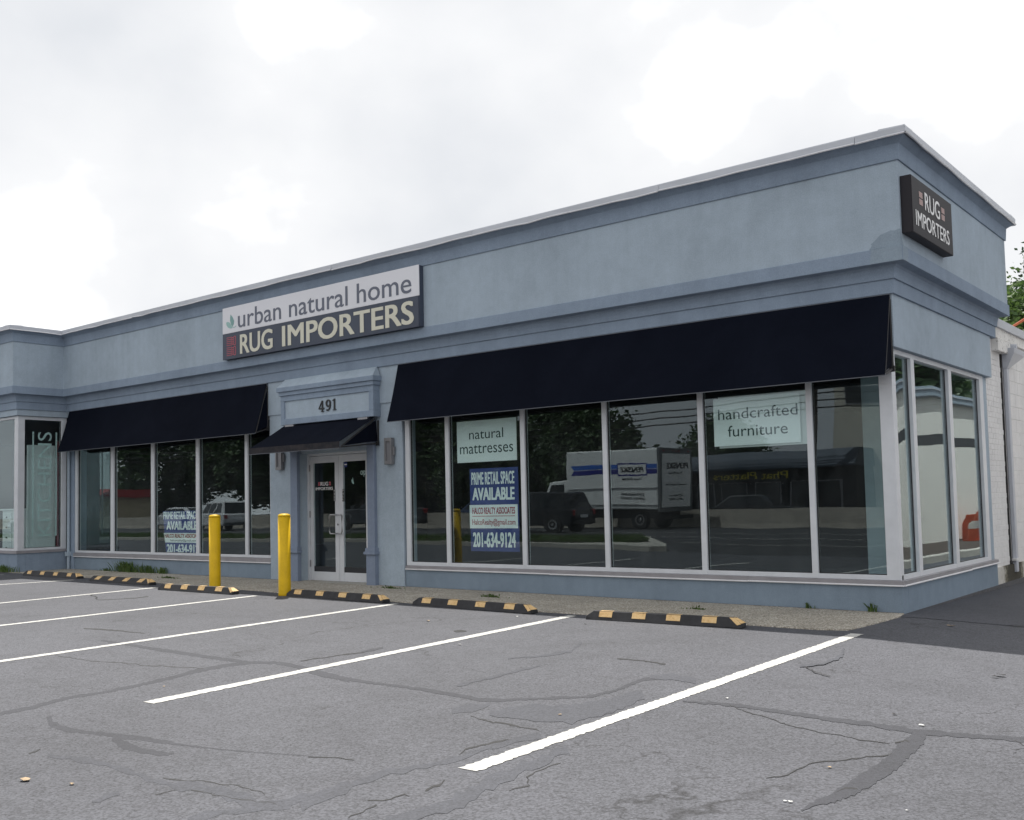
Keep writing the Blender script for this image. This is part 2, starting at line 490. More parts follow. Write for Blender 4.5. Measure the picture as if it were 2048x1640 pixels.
# ------------------------------------------------------------------ mesh helpers
ORG = {}
class B:
    def __init__(s): s.v, s.f, s.sm = [], [], False
    def add(s, vs, fs):
        n = len(s.v)
        s.v += [tuple(p) for p in vs]
        s.f += [tuple(i + n for i in f) for f in fs]
        return s
    def box(s, x0, x1, y0, y1, z0, z1):
        return s.add([(x0, y0, z0), (x1, y0, z0), (x1, y1, z0), (x0, y1, z0), (x0, y0, z1), (x1, y0, z1), (x1, y1, z1), (x0, y1, z1)],
                     [(0, 3, 2, 1), (4, 5, 6, 7), (0, 1, 5, 4), (1, 2, 6, 5), (2, 3, 7, 6), (3, 0, 4, 7)])
    def prism(s, poly, axis, a, b):
        n = len(poly)
        def mk(p, t):
            if axis == 'x': return (t, p[0], p[1])
            if axis == 'y': return (p[0], t, p[1])
            return (p[0], p[1], t)
        vs = [mk(p, a) for p in poly] + [mk(p, b) for p in poly]
        fs = [tuple(range(n))[::-1], tuple(range(n, 2 * n))] + [(i, (i + 1) % n, n + (i + 1) % n, n + i) for i in range(n)]
        return s.add(vs, fs)
    def loft(s, rings, cap=True):
        n = len(rings[0])
        vs = [p for r in rings for p in r]
        fs = []
        for k in range(len(rings) - 1):
            for i in range(n):
                fs.append((k * n + i, k * n + (i + 1) % n, (k + 1) * n + (i + 1) % n, (k + 1) * n + i))
        if cap:
            fs.append(tuple(range(n))[::-1])
            fs.append(tuple(range((len(rings) - 1) * n, len(rings) * n)))
        return s.add(vs, fs)
    def tube(s, pts, r, n=8, cap=True):
        rs = r if isinstance(r, (list, tuple)) else [r] * len(pts)
        rings = []
        pts = [Vector(p) for p in pts]
        for i, p in enumerate(pts):
            d = (pts[min(i + 1, len(pts) - 1)] - pts[max(i - 1, 0)]).normalized()
            u = d.cross(Vector((0, 0, 1)))
            if u.length < 0.05: u = d.cross(Vector((1, 0, 0)))
            u.normalize()
            w = d.cross(u)
            rings.append([tuple(p + (u * math.cos(2 * math.pi * k / n) + w * math.sin(2 * math.pi * k / n)) * rs[i]) for k in range(n)])
        return s.loft(rings, cap)
    def lathe(s, prof, n=24, c=(0, 0)):
        rings = [[(c[0] + r * math.cos(2 * math.pi * k / n), c[1] + r * math.sin(2 * math.pi * k / n), z) for k in range(n)] for r, z in prof]
        return s.loft(rings)
    def quad(s, a, b, c, d): return s.add([a, b, c, d], [(0, 1, 2, 3)])

def empty(name, loc=(0, 0, 0), rz=0):
    o = bpy.data.objects.new(name, None)
    o.empty_display_size = 0.2
    o.location = loc
    o.rotation_euler = (0, 0, rz)
    COL.objects.link(o)
    ORG[o.name] = Vector(loc)
    return o
def build(name, b, mat, parent=None, bev=0.0, smooth=False, local=False):
    off = Vector((0, 0, 0))
    if parent is not None and not local: off = ORG.get(parent.name, off)
    me = bpy.data.meshes.new(name)
    if isinstance(b, B): vs, fs = b.v, b.f
    else: vs, fs = b
    me.from_pydata([(p[0] - off.x, p[1] - off.y, p[2] - off.z) for p in vs], [], fs)
    me.materials.append(MAT[mat])
    if smooth: me.polygons.foreach_set('use_smooth', [True] * len(me.polygons))
    me.update()
    o = bpy.data.objects.new(name, me)
    COL.objects.link(o)
    if parent is not None: o.parent = parent
    ORG[o.name] = off
    if bev:
        md = o.modifiers.new("bevel", 'BEVEL')
        md.width = bev
        md.segments = 2
        md.limit_method = 'ANGLE'
        md.angle_limit = math.radians(40)
    return o
def tag(o, label=None, cat=None, group=None, kind=None):
    if label: o["label"] = label
    if cat: o["category"] = cat
    if group: o["group"] = group
    if kind: o["kind"] = kind
    return o
def copy_tree(o, parent=None):
    c = o.copy()
    COL.objects.link(c)
    c.parent = parent
    ORG[c.name] = ORG.get(o.name, Vector((0, 0, 0)))
    for ch in o.children: copy_tree(ch, c)
    return c
_txt = {}
def glyphs(s, bold=0.0):
    key = s
    if key in _txt: return _txt[key]
    cu = bpy.data.curves.new("txt", 'FONT')
    cu.body = s
    cu.size = 1.0
    cu.resolution_u = 4
    cu.extrude = 0.5
    o = bpy.data.objects.new("txt", cu)
    COL.objects.link(o)
    dg = bpy.context.evaluated_depsgraph_get()
    dg.update()
    me = o.evaluated_get(dg).to_mesh()
    vs = [tuple(v.co) for v in me.vertices]
    fs = [tuple(p.vertices) for p in me.polygons]
    o.evaluated_get(dg).to_mesh_clear()
    bpy.data.objects.remove(o)
    bpy.data.curves.remove(cu)
    _txt[key] = (vs, fs)
    return vs, fs
def text(s, name, mat, parent, frame, u0, u1, w0, w1, th=0.004, bold=0.0, local=False, split=False):
    """frame(u, w, d) -> world; the glyph box is fitted to u0..u1 and w0..w1 (cap or ascender top to baseline)."""
    vs, fs = glyphs(s)
    shifts = [(0, 0)] if bold <= 0 else [(-1, -.5), (1, .5), (-1, .5), (1, -.5), (0, 0)]
    o_v, o_f = [], []
    for k, (sx, sy) in enumerate(shifts):       # weight: the same outline struck a few times, each a hair deeper
        n = len(o_v)
        o_v += [(x + sx * bold, y + sy * bold, z * (1 + .06 * k)) for x, y, z in vs]
        o_f += [tuple(i + n for i in f) for f in fs]
    xs = [v[0] for v in o_v]
    ys = [v[1] for v in o_v]
    x0, x1, ymin, ymax = min(xs), max(xs), min(ys), max(ys)
    out_v = []
    for x, y, z in o_v:
        a = (x - x0) / (x1 - x0)
        c = (y - ymin) / (ymax - ymin)
        out_v.append(frame(u0 + (u1 - u0) * a, w0 + (w1 - w0) * c, (z + 0.66) * th))
    if not split: return build(name, (out_v, o_f), mat, parent, local=local)
    # one object for each letter: join the pieces whose spans along the line overlap
    par = list(range(len(o_v)))
    def find(i):
        while par[i] != i:
            par[i] = par[par[i]]
            i = par[i]
        return i
    for f in o_f:
        for i in f[1:]: par[find(i)] = find(f[0])
    span = {}
    for i in range(len(o_v)):
        k = find(i)
        a, c = span.get(k, (9e9, -9e9))
        span[k] = (min(a, o_v[i][0]), max(c, o_v[i][0]))
    groups = []
    for k, (a, c) in sorted(span.items(), key=lambda q: q[1][0]):
        if groups and min(c, groups[-1][1]) - max(a, groups[-1][0]) > .4 * min(c - a, groups[-1][1] - groups[-1][0]):
            groups[-1] = [groups[-1][0], max(c, groups[-1][1]), groups[-1][2] | {k}]
        else: groups.append([a, c, {k}])
    for _, _, ks in groups:
        ids = [i for i in range(len(o_v)) if find(i) in ks]
        mp_ = {i: n for n, i in enumerate(ids)}
        build("letter", ([out_v[i] for i in ids], [tuple(mp_[i] for i in f) for f in o_f if f[0] in mp_]), mat, parent, local=local)
def F_front(y):           # surface facing -Y
    return lambda u, w, d: (u, y - d, w)
def F_side(x):            # surface facing +X, reading towards +Y
    return lambda u, w, d: (x + d, u, w)

# ================================================================== the setting: ground
def sheet(name, poly, z, mat, parent=None, kind='structure'):
    b = B()
    b.add([(x, y, z) for x, y in poly], [tuple(range(len(poly)))])
    o = build(name, b, mat, parent)
    if parent is None: tag(o, kind=kind)
    return o
def gz(x, y=-8.0):     # the lot falls very gently to the right; the driveway drops away to the right and back
    h = .003 * min(max(-x, 0), 15)
    if x > 0:
        h -= .036 * min(max(x - .3, 0), 2.85) * min(max((y + 5) / 2.5, 0), 1)
        if x >= .019: h -= .013 * min(max(y, 0), 10)
    return h
def grid(name, xs, ys, z, mat):
    b = B()
    for i in range(len(xs) - 1):
        for j in range(len(ys) - 1):
            q = [(xs[i], ys[j]), (xs[i + 1], ys[j]), (xs[i + 1], ys[j + 1]), (xs[i], ys[j + 1])]
            b.add([(x, y, z + gz(x, y)) for x, y in q], [(0, 1, 2), (0, 2, 3)])
    return build(name, b, mat)
def strips(name, xs, y0, y1, z, mat, parent=None):
    b = B()
    for i in range(len(xs) - 1):
        a, c = xs[i], xs[i + 1]
        b.add([(a, y0, z + gz(a)), (c, y0, z + gz(c)), (c, y1, z + gz(c)), (a, y1, z + gz(a))], [(0, 1, 2, 3)])
    return build(name, b, mat, parent)
lot = grid("parking_lot", [-160, -15, 0, .02, .3, 1.5, 3.15, 4, 160], [-160, -5, -2.5, -1.75, -.3, 0, 10, 40, 160], 0.0, "asphalt")
tag(lot, "grey cracked asphalt parking lot in front of the shop", kind='structure')
# asphalt driveway beside the building, the shade there painted as a darker sheet
drv = grid("driveway", [.02, .3, 1.5, 3.15], [-.3, 0, 10, 40], .004, "asphalt_drive_shaded")
tag(drv, "asphalt driveway with shade painted into its colour, running back beside the shop's side windows", kind='structure')

def ribbon(pairs, z, jit, seed, sub=5, wander=0.0):
    r = random.Random(seed)
    L = []
    for i in range(len(pairs) - 1):
        a, b = pairs[i], pairs[i + 1]
        n = max(2, int(sub * math.hypot(a[0] - b[0], a[1] - b[1]) / 0.5))
        for k in range(n):
            t = k / n
            L.append([a[j] + (b[j] - a[j]) * t for j in range(4)])
    L.append(list(pairs[-1]))
    if wander:
        wx = wy = 0.0
        for p in L:
            wx = wx * .8 + r.gauss(0, wander)
            wy = wy * .8 + r.gauss(0, wander)
            p[0] += wx; p[2] += wx; p[1] += wy; p[3] += wy
    bb = B()
    vs = []
    for p in L:
        w = math.hypot(p[0] - p[2], p[1] - p[3])
        q = min(jit, w * 0.35)
        ux, uy = (p[0] - p[2]) / max(w, 1e-6), (p[1] - p[3]) / max(w, 1e-6)
        j0, j1 = r.uniform(-q, q), r.uniform(-q, q)
        A_, B_ = (p[0] + ux * j0, p[1] + uy * j0), (p[2] + ux * j1, p[3] + uy * j1)
        vs += [(A_[0], A_[1], z + gz(*A_)), (B_[0], B_[1], z + gz(*B_))]
    bb.add(vs, [(2 * i, 2 * i + 1, 2 * i + 3, 2 * i + 2) for i in range(len(L) - 1)])
    return bb
CR = [(1,[(-2.954,-8.668,-2.975,-8.63),(-2.658,-8.8,-2.782,-8.711),(-2.416,-8.826,-2.55,-8.747),(-2.276,-8.784,-2.358,-8.738),(-2.13,-8.752,-2.227,-8.695),(-1.948,-8.72,-2.057,-8.653),(-1.809,-8.689,-1.914,-8.622),(-1.614,-8.639,-1.697,-8.582),(-1.48,-8.609,-1.516,-8.583),(-1.159,-8.537,-1.18,-8.522),(-0.776,-8.399,-0.792,-8.386),(-0.445,-8.273,-0.456,-8.263)]),(1,[(-1.95,-8.772,-2.042,-8.7),(-1.696,-8.855,-1.859,-8.736),(-1.477,-8.859,-1.58,-8.789),(-1.341,-8.81,-1.419,-8.759),(-1.318,-8.747,-1.347,-8.729)]),(1,[(-3.283,-8.828,-3.404,-8.777),(-3.314,-8.575,-3.439,-8.519),(-3.456,-8.249,-3.563,-8.197),(-3.435,-7.991,-3.53,-7.94),(-3.474,-7.681,-3.573,-7.625),(-3.538,-7.334,-3.672,-7.254),(-3.632,-7.027,-3.805,-6.918),(-3.678,-6.738,-3.841,-6.628),(-3.639,-6.499,-3.77,-6.403),(-3.456,-6.362,-3.582,-6.261),(-3.2,-6.382,-3.342,-6.259),(-2.884,-6.458,-3.039,-6.317),(-2.176,-6.626,-2.314,-6.487)]),(1,[(-6.309,-6.392,-6.411,-6.333),(-5.825,-6.421,-5.965,-6.335),(-5.183,-6.469,-5.351,-6.359),(-4.574,-6.489,-4.744,-6.37),(-4.019,-6.5,-4.172,-6.387),(-3.681,-6.47,-3.793,-6.383)]),(0,[(-5.688,-7.213,-5.72,-7.196),(-4.922,-7.154,-4.95,-7.138),(-4.281,-7.03,-4.306,-7.013),(-3.798,-6.884,-3.822,-6.868)]),(2,[(-1.875,-9.207,-1.951,-9.165),(-1.568,-9.149,-1.665,-9.091),(-1.245,-9.132,-1.319,-9.082),(-0.871,-9.161,-0.95,-9.104),(-0.589,-9.148,-0.716,-9.055),(-0.364,-9.111,-0.5,-8.999),(-0.065,-9.133,-0.192,-9.028),(0.04,-9.011,-0.073,-8.926),(0.05,-8.861,-0.055,-8.786),(0.038,-8.631,-0.083,-8.539)]),(2,[(-0.134,-9.443,-0.246,-9.377),(-0.104,-9.286,-0.195,-9.227),(-0.006,-9.124,-0.095,-9.059),(0.06,-9.03,-0.005,-8.978)]),(0,[(-0.9,-9.09,-0.917,-9.078),(-0.793,-9.058,-0.805,-9.051),(-0.617,-8.975,-0.63,-8.965),(-0.429,-8.957,-0.443,-8.945),(-0.219,-8.951,-0.23,-8.941)]),(0,[(-0.584,-9.157,-0.599,-9.146),(-0.47,-9.128,-0.482,-9.119),(-0.307,-9.116,-0.317,-9.107),(-0.155,-9.11,-0.167,-9.1),(-0.034,-9.055,-0.043,-9.048)]),(0,[(-2.014,-9.244,-2.037,-9.236),(-2.098,-9.153,-2.115,-9.147),(-2.063,-9.188,-2.052,-9.191)]),(0,[(-0.746,-9.208,-0.747,-9.204),(-0.652,-9.256,-0.665,-9.248),(-0.642,-9.176,-0.653,-9.17)]),(0,[(-6.474,-5.768,-6.433,-5.793),(-7.333,-5.794,-7.21,-5.865),(-7.614,-5.895,-7.533,-5.939)]),(0,[(-11.724,-3.531,-11.873,-3.44),(-10.763,-3.918,-10.842,-3.872),(-10.589,-3.679,-10.67,-3.632),(-10.553,-3.235,-10.691,-3.151)]),(2,[(-0.79,-9.533,-0.845,-9.508),(-0.782,-9.466,-0.878,-9.42),(-0.819,-9.375,-0.865,-9.353)]),(1,[(-3.013,-6.436,-3.175,-6.286),(-2.637,-6.556,-2.777,-6.425),(-2.321,-6.581,-2.43,-6.477),(-1.979,-6.568,-2.047,-6.501),(-1.678,-6.553,-1.741,-6.487),(-1.4,-6.569,-1.486,-6.473),(-1.114,-6.588,-1.192,-6.494),(-0.816,-6.634,-0.896,-6.534),(-0.707,-6.563,-0.773,-6.484),(-0.542,-6.362,-0.59,-6.3),(-0.26,-6.098,-0.305,-6.034),(-0.231,-5.786,-0.286,-5.71),(-0.29,-5.308,-0.358,-5.206),(-0.166,-5.117,-0.257,-4.964)]),(2,[(-0.739,-7.018,-0.82,-6.934),(-0.665,-6.898,-0.812,-6.74),(-0.671,-6.702,-0.754,-6.611)]),(2,[(0.08,-7.134,0.198,-7.277),(0.033,-7.391,0.121,-7.488),(0.048,-7.657,0.121,-7.731),(0.052,-7.818,0.135,-7.899),(0.022,-8.077,0.097,-8.148),(-0.05,-8.279,0.03,-8.349),(-0.07,-8.495,0.023,-8.566),(-0.025,-8.685,0.088,-8.766),(-0.015,-8.921,0.113,-9.008)]),(0,[(-0.53,-7.043,-0.546,-7.022),(-0.275,-7.094,-0.3,-7.061),(-0.133,-7.09,-0.156,-7.058),(0.08,-7.128,0.067,-7.109)]),(0,[(0.605,-7.666,0.614,-7.676),(0.627,-7.825,0.639,-7.837),(0.621,-7.928,0.642,-7.948),(0.694,-8.083,0.712,-8.098),(0.725,-8.22,0.735,-8.229)]),(0,[(0.059,-7.819,0.048,-7.809),(0.035,-7.697,0.012,-7.674),(0.053,-7.559,0.027,-7.53),(0.069,-7.429,0.057,-7.416)]),(0,[(0.376,-8.459,0.364,-8.45),(0.366,-8.382,0.339,-8.359),(0.346,-8.268,0.331,-8.256)]),(0,[(0.385,-8.985,0.376,-8.979),(0.378,-8.88,0.366,-8.871),(0.352,-8.764,0.339,-8.754)]),(0,[(0.262,-8.737,0.253,-8.729),(0.313,-8.668,0.302,-8.658),(0.314,-8.56,0.301,-8.547),(0.391,-8.54,0.383,-8.531)]),(0,[(-0.636,-8.346,-0.646,-8.338),(-0.526,-8.296,-0.538,-8.285),(-0.335,-8.256,-0.343,-8.248)]),(2,[(0.618,-8.95,0.482,-8.829),(0.69,-8.838,0.534,-8.7),(0.696,-8.589,0.554,-8.466),(0.627,-8.243,0.473,-8.104),(0.585,-7.98,0.445,-7.839),(0.56,-7.718,0.439,-7.587),(0.517,-7.443,0.415,-7.329)]),(2,[(-1.335,-6.293,-1.407,-6.218),(-1.338,-6.013,-1.402,-5.944),(-1.361,-5.527,-1.417,-5.462),(-1.36,-5.208,-1.418,-5.137)]),(2,[(-1.851,-5.038,-1.89,-4.99),(-1.702,-4.835,-1.754,-4.77),(-1.593,-4.426,-1.684,-4.307),(-1.863,-3.856,-1.915,-3.797)]),(1,[(-3.259,-5.485,-3.329,-5.424),(-3.263,-5.34,-3.37,-5.245),(-3.294,-5.168,-3.366,-5.102)]),(0,[(-3.353,-6.146,-3.386,-6.119),(-3.314,-5.752,-3.348,-5.723),(-3.264,-5.482,-3.307,-5.443)]),(0,[(-3.511,-3.89,-3.572,-3.823),(-3.431,-3.878,-3.573,-3.717),(-3.382,-3.832,-3.441,-3.763)]),(0,[(-1.018,-4.534,-1.044,-4.492),(-0.766,-4.527,-0.79,-4.486),(-0.521,-4.553,-0.553,-4.496)]),(2,[(-0.438,-6.985,-0.548,-6.856),(-0.177,-6.939,-0.491,-6.533),(0.112,-6.839,-0.219,-6.39),(0.144,-6.352,-0.135,-5.965),(0.086,-5.916,-0.097,-5.654)]),(1,[(0.364,-5.875,0.34,-5.83),(0.642,-5.828,0.605,-5.75),(0.912,-5.844,0.87,-5.746),(1.177,-5.88,1.136,-5.775),(1.426,-5.914,1.387,-5.802),(1.652,-5.917,1.618,-5.808),(1.936,-5.97,1.902,-5.847),(2.173,-5.917,2.145,-5.804),(2.487,-5.839,2.466,-5.727),(2.707,-5.793,2.69,-5.683)]),(1,[(1.921,-5.859,2.0,-5.96),(1.929,-5.969,2.052,-6.189),(1.942,-6.279,2.075,-6.515),(1.977,-6.588,2.103,-6.815),(1.99,-6.938,2.097,-7.135),(1.989,-7.182,2.087,-7.362),(1.993,-7.405,2.055,-7.523),(1.978,-7.577,2.01,-7.636),(1.979,-7.718,1.991,-7.739)]),(0,[(1.986,-6.477,1.993,-6.496),(1.836,-6.719,1.843,-6.737),(1.733,-6.835,1.74,-6.852),(1.705,-7.011,1.713,-7.026),(1.693,-7.191,1.699,-7.202),(1.633,-7.316,1.637,-7.324)]),(0,[(0.692,-5.792,0.685,-5.776),(1.152,-6.098,1.146,-6.083),(1.449,-6.2,1.445,-6.187),(1.732,-6.289,1.727,-6.276),(1.903,-6.279,1.899,-6.267)]),(0,[(2.448,-5.864,2.446,-5.847),(2.502,-5.948,2.505,-5.941),(2.5,-6.063,2.505,-6.074),(2.503,-6.158,2.506,-6.166)]),(2,[(0.373,-2.922,0.396,-2.941),(0.495,-3.293,0.555,-3.413),(0.519,-3.756,0.564,-3.859),(0.417,-4.005,0.447,-4.073)]),(0,[(0.503,-4.064,0.495,-4.039),(0.81,-4.381,0.803,-4.359)]),(2,[(-0.274,-5.239,-0.358,-5.1),(-0.116,-5.183,-0.273,-4.897),(0.114,-5.236,0.012,-5.029)]),(0,[(2.027,-7.378,2.023,-7.373),(2.011,-7.289,2.001,-7.268),(2.05,-7.267,2.046,-7.255)]),(0,[(1.922,-6.261,1.915,-6.24),(1.957,-6.196,1.944,-6.158),(1.995,-6.194,1.991,-6.176)])]
for i, (k, pairs) in enumerate(CR):
    zz = 0.0006 + i * 0.00005
    build(("crack", "crack_seal", "worn_patch")[k], ribbon(pairs, zz, (0.012, 0.020, 0.05)[k], i, (16, 16, 9)[k], (.010, .0, .0)[k]), ("crack", "seal", "seal_old")[k], lot)

# stall lines: far end, near end (world), half width
for (a, c, w) in [((-15.40, -1.86), (-16.05, -5.2), .06), ((-12.09, -2.08), (-11.45, -7.9), .06), ((-9.11, -2.25), (-8.62, -7.9), .06),
                  ((-6.23, -2.06), (-5.78, -7.95), .06), ((-3.27, -2.02), (-2.80, -8.0), .064), ((0.145, -1.92), (0.30, -8.05), .063), ((-18.7, -1.70), (-19.4, -5), .05)]:
    d = Vector((c[0] - a[0], c[1] - a[1]))
    n = Vector((-d.y, d.x)).normalized() * w
    build("parking_line", ribbon([(a[0] + n.x, a[1] + n.y, a[0] - n.x, a[1] - n.y), (c[0] + n.x, c[1] + n.y, c[0] - n.x, c[1] - n.y)], 0.0034, 0.009, int(w * 999) + int(a[0] * 7), 22), "line_paint", lot)

# exposed-aggregate walk along the shop front
edge = [(0.05, -0.30), (0.03, -1.0), (-0.02, -1.71)]
x = -0.3
while x > -24:
    yb = -1.80 - .02 * min(-x, 6) if x > -6 else (-1.92 + (-6 - x) * 0.059 if x > -13.5 else -1.47 + (-13.5 - x) * .035)
    edge.append((x, yb + rnd.uniform(-.02, .02)))
    x -= 0.35
b = B()
for (p, q) in zip(edge[2:-1], edge[3:]):
    z0, z1 = gz(p[0]), gz(q[0])
    b.add([(p[0], p[1], z0 + .012), (p[0], .3, z0 + .012), (q[0], .3, z1 + .012), (q[0], q[1], z1 + .012), (p[0], p[1] - .012, z0 - .02), (q[0], q[1] - .012, z1 - .02)], [(0, 1, 2, 3), (0, 3, 5, 4)])
b.add([(-.02, -1.71, .012), (.03, -1.0, .012), (.05, -.30, .012), (.0, 0, .012), (-.02, .3, .012), (-.02, -1.72, -.02), (.04, -1.0, -.02), (.062, -.30, -.02), (.01, 0, -.02)], [(4, 0, 1, 2, 3), (0, 5, 6, 1), (1, 6, 7, 2), (2, 7, 8, 3)])
walk = tag(build("sidewalk", b, "pebble_concrete"), "pebbly exposed aggregate walk along the shop front", kind='structure')

# grit and dark joint where the walk meets the walls
def joint(x0, x1, y, seed):
    r = random.Random(seed)
    prs = []
    n = int((x1 - x0) / .12)
    for k in range(n + 1):
        x = x0 + (x1 - x0) * k / n
        w = max(.004, r.gauss(.012, .007))
        prs.append((x, y + .004, x, y - w))
    b = B()
    b.add([q for a in prs for q in ((a[0], a[1], .0132 + gz(a[0])), (a[2], a[3], .0132 + gz(a[2])))], [(2 * i, 2 * i + 1, 2 * i + 3, 2 * i + 2) for i in range(n)])
    build("wall_joint", b, "mulch", walk)
joint(-8.05, 0.0, 0.0, 1)
joint(-8.68, -8.08, -.022, 2)
joint(-11.57, -10.94, -.022, 3)
joint(-18.85, -11.58, 0.0, 4)
# ================================================================== the shop
XL, YB, LE = -19.174, -1.19, 4.606
bld = empty("retail_building", (-9.5, 0.0, 0.0))
tag(bld, "long single storey blue grey stucco shop with big front windows", "building")
def plan(o, which, le):
    A = [(-34.0, YB - o), (XL + o, YB - o), (XL + o, -o), (o, -o), (o, le + o), (-8.0, le + o)]
    if which == 'all': return A
    if which == 'bay': return [A[0], A[1], (XL + o, -0.03)]
    return [(XL + 0.05, -o), A[3], A[4], (-0.5, le + o)]
def sweep(name, poly, mat, which='all', le=LE, bev=0.006):
    b = B()
    paths = [plan(o, which, le) for o, z in poly]
    rings = [[(paths[j][k][0], paths[j][k][1], poly[j][1]) for j in range(len(poly))] for k in range(len(paths[0]))]
    b.loft(rings)
    return build(name, b, mat, bld, bev)
# profile pieces from the top down (projection o, height z)
sweep("cornice", [(.345, 5.520), (.258, 5.452), (.247, 5.263), (-.2, 5.263), (-.2, 5.520)], "trim_paint")
sweep("upper_wall", [(.228, 5.300), (.228, 4.200), (-.18, 4.200), (-.18, 5.300)], "wall_paint", bev=0.012)
sweep("ledge", [(.246, 4.258), (.246, 4.086), (.135, 4.078), (.112, 4.05), (.100, 3.99), (.094, 3.920), (-.16, 3.920), (-.16, 4.258)], "trim_paint")
sweep("frieze_band", [(.074, 3.950), (.070, 3.750), (-.14, 3.750), (-.14, 3.950)], "trim_paint")
sweep("header_panel", [(.042, 3.80), (.042, 3.124), (-.13, 3.124), (-.13, 3.80)], "wall_paint", 'main', 4.39)
sweep("header_panel", [(.042, 3.80), (.042, 3.61), (-.13, 3.61), (-.13, 3.80)], "wall_paint", 'bay')
# coping in sheet-metal lengths with a rolled drip edge, its highlight painted as a pale strip
def coping(p0, p1, seed):
    r = random.Random(seed)
    d = Vector((p1[0] - p0[0], p1[1] - p0[1], 0))
    Ln = d.length
    d.normalize()
    nx = Vector((d.y, -d.x, 0))              # outward
    n = max(2, int(Ln / 0.35))
    rings, lips = [], []
    for k in range(n + 1):
        c = Vector((p0[0], p0[1], 0)) + d * (Ln * k / n)
        wb = r.uniform(-.012, .006)
        wo = r.uniform(-.006, .008)
        prof = [(-.30, 5.575), (-.30, 5.622), (.0, 5.612), (.004, 5.600), (.0 + wo * .4, 5.535 + wb), (.016 + wo, 5.517 + wb), (-.004 + wo, 5.514 + wb), (-.02, 5.56)]
        rings.append([tuple(c + nx * q + Vector((0, 0, z))) for q, z in prof])
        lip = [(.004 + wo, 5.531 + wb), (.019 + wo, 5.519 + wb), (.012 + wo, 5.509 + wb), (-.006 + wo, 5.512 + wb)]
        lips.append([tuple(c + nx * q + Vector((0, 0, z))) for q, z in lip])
    b = B()
    b.loft(rings)
    co = build("coping", b, "coping_metal", bld)
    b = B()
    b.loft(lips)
    build("drip_edge", b, "drip_highlight_metal", co)
    return co
cx = [XL + .366, -15.758, -12.6, -9.408, -6.166, -2.853, -0.209, .366]
for i in range(len(cx) - 1): coping((cx[i] + .003, -.366), (cx[i + 1] - .003, -.366), i + 1)
cyj = [-.366, .288, 2.881, LE + .366]
for i in range(3): coping((.366, cyj[i] + .003), (.366, cyj[i + 1] - .003), i + 20)
coping((-34, YB - .366), (XL + .366, YB - .366), 31)
coping((XL + .366, YB - .366), (XL + .366, -.366), 32)
coping((.366, LE + .366), (-8, LE + .366), 33)
b = B()
b.box(-34, -.05, -.05, 4.9, 5.30, 5.36)
b.box(-34, XL - .1, YB, -.05, 5.30, 5.36)
build("roof", b, "roof_membrane", bld)

# low stucco walls under the glass
b = B()
b.box(-8.06, 0.0, 0.0, 0.20, -0.3, 0.325)
b.box(-0.20, 0.0, 0.20, 4.40, -0.4, 0.325)
build("base_wall", b, "base_paint_shaded", bld, 0.008)
b = B()
b.box(-18.86, -11.56, 0.002, 0.20, -0.1, 0.335)
build("base_wall", b, "base_paint_shaded", bld, 0.008)
b = B()
b.box(-34, XL, YB, YB + .2, -0.1, 0.47)
b.box(XL - .2, XL, YB + .2, -0.02, -0.1, 0.47)
build("base_wall", b, "trim_paint", bld, 0.008)
# piers either side of the door
for x0, x1 in ((-8.95, -8.075), (-11.585, -10.75)):
    b = B()
    b.box(x0, x1, -0.022, 0.30, -0.05, 3.127)
    build("pier", b, "wall_paint", bld, 0.008)
b = B()
b.box(-10.75, -8.95, 0.02, 0.30, 2.36, 3.127)
build("lintel", b, "wall_paint", bld, 0.006)
# narrow pier and conduit at the inner corner
b = B()
b.box(-19.15, -18.86, -0.015, 0.3, -0.05, 3.12)
build("pier", b, "trim_paint", bld, 0.006)
b = B()
b.tube([(-19.02, -.06, 0.0), (-19.02, -.06, 3.1)], 0.035, 8)
b.box(-19.09, -18.97, -.11, -.016, .36, .46)
build("conduit", b, "wall_paint", bld)
# pilasters with a plinth and a moulded band
for x0, x1 in ((-8.875, -8.70), (-10.91, -10.72)):
    p = B()
    p.box(x0, x1, -0.092, -0.02, 0.60, 2.905)
    po = build("pilaster", p, "pilaster_paint", bld, 0.006)
    q = B()
    q.box(x0 - .025, x1 + .018, -0.108, -0.019, 0.0, 0.56)
    build("plinth", q, "pilaster_paint", po, 0.006)
    q = B()
    q.box(x0 - .055, x1 + .045, -0.142, -0.018, 0.556, 0.605)
    q.box(x0 - .035, x1 + .025, -0.122, -0.0175, 0.604, 0.665)
    build("moulding", q, "pilaster_paint", po, 0.006)
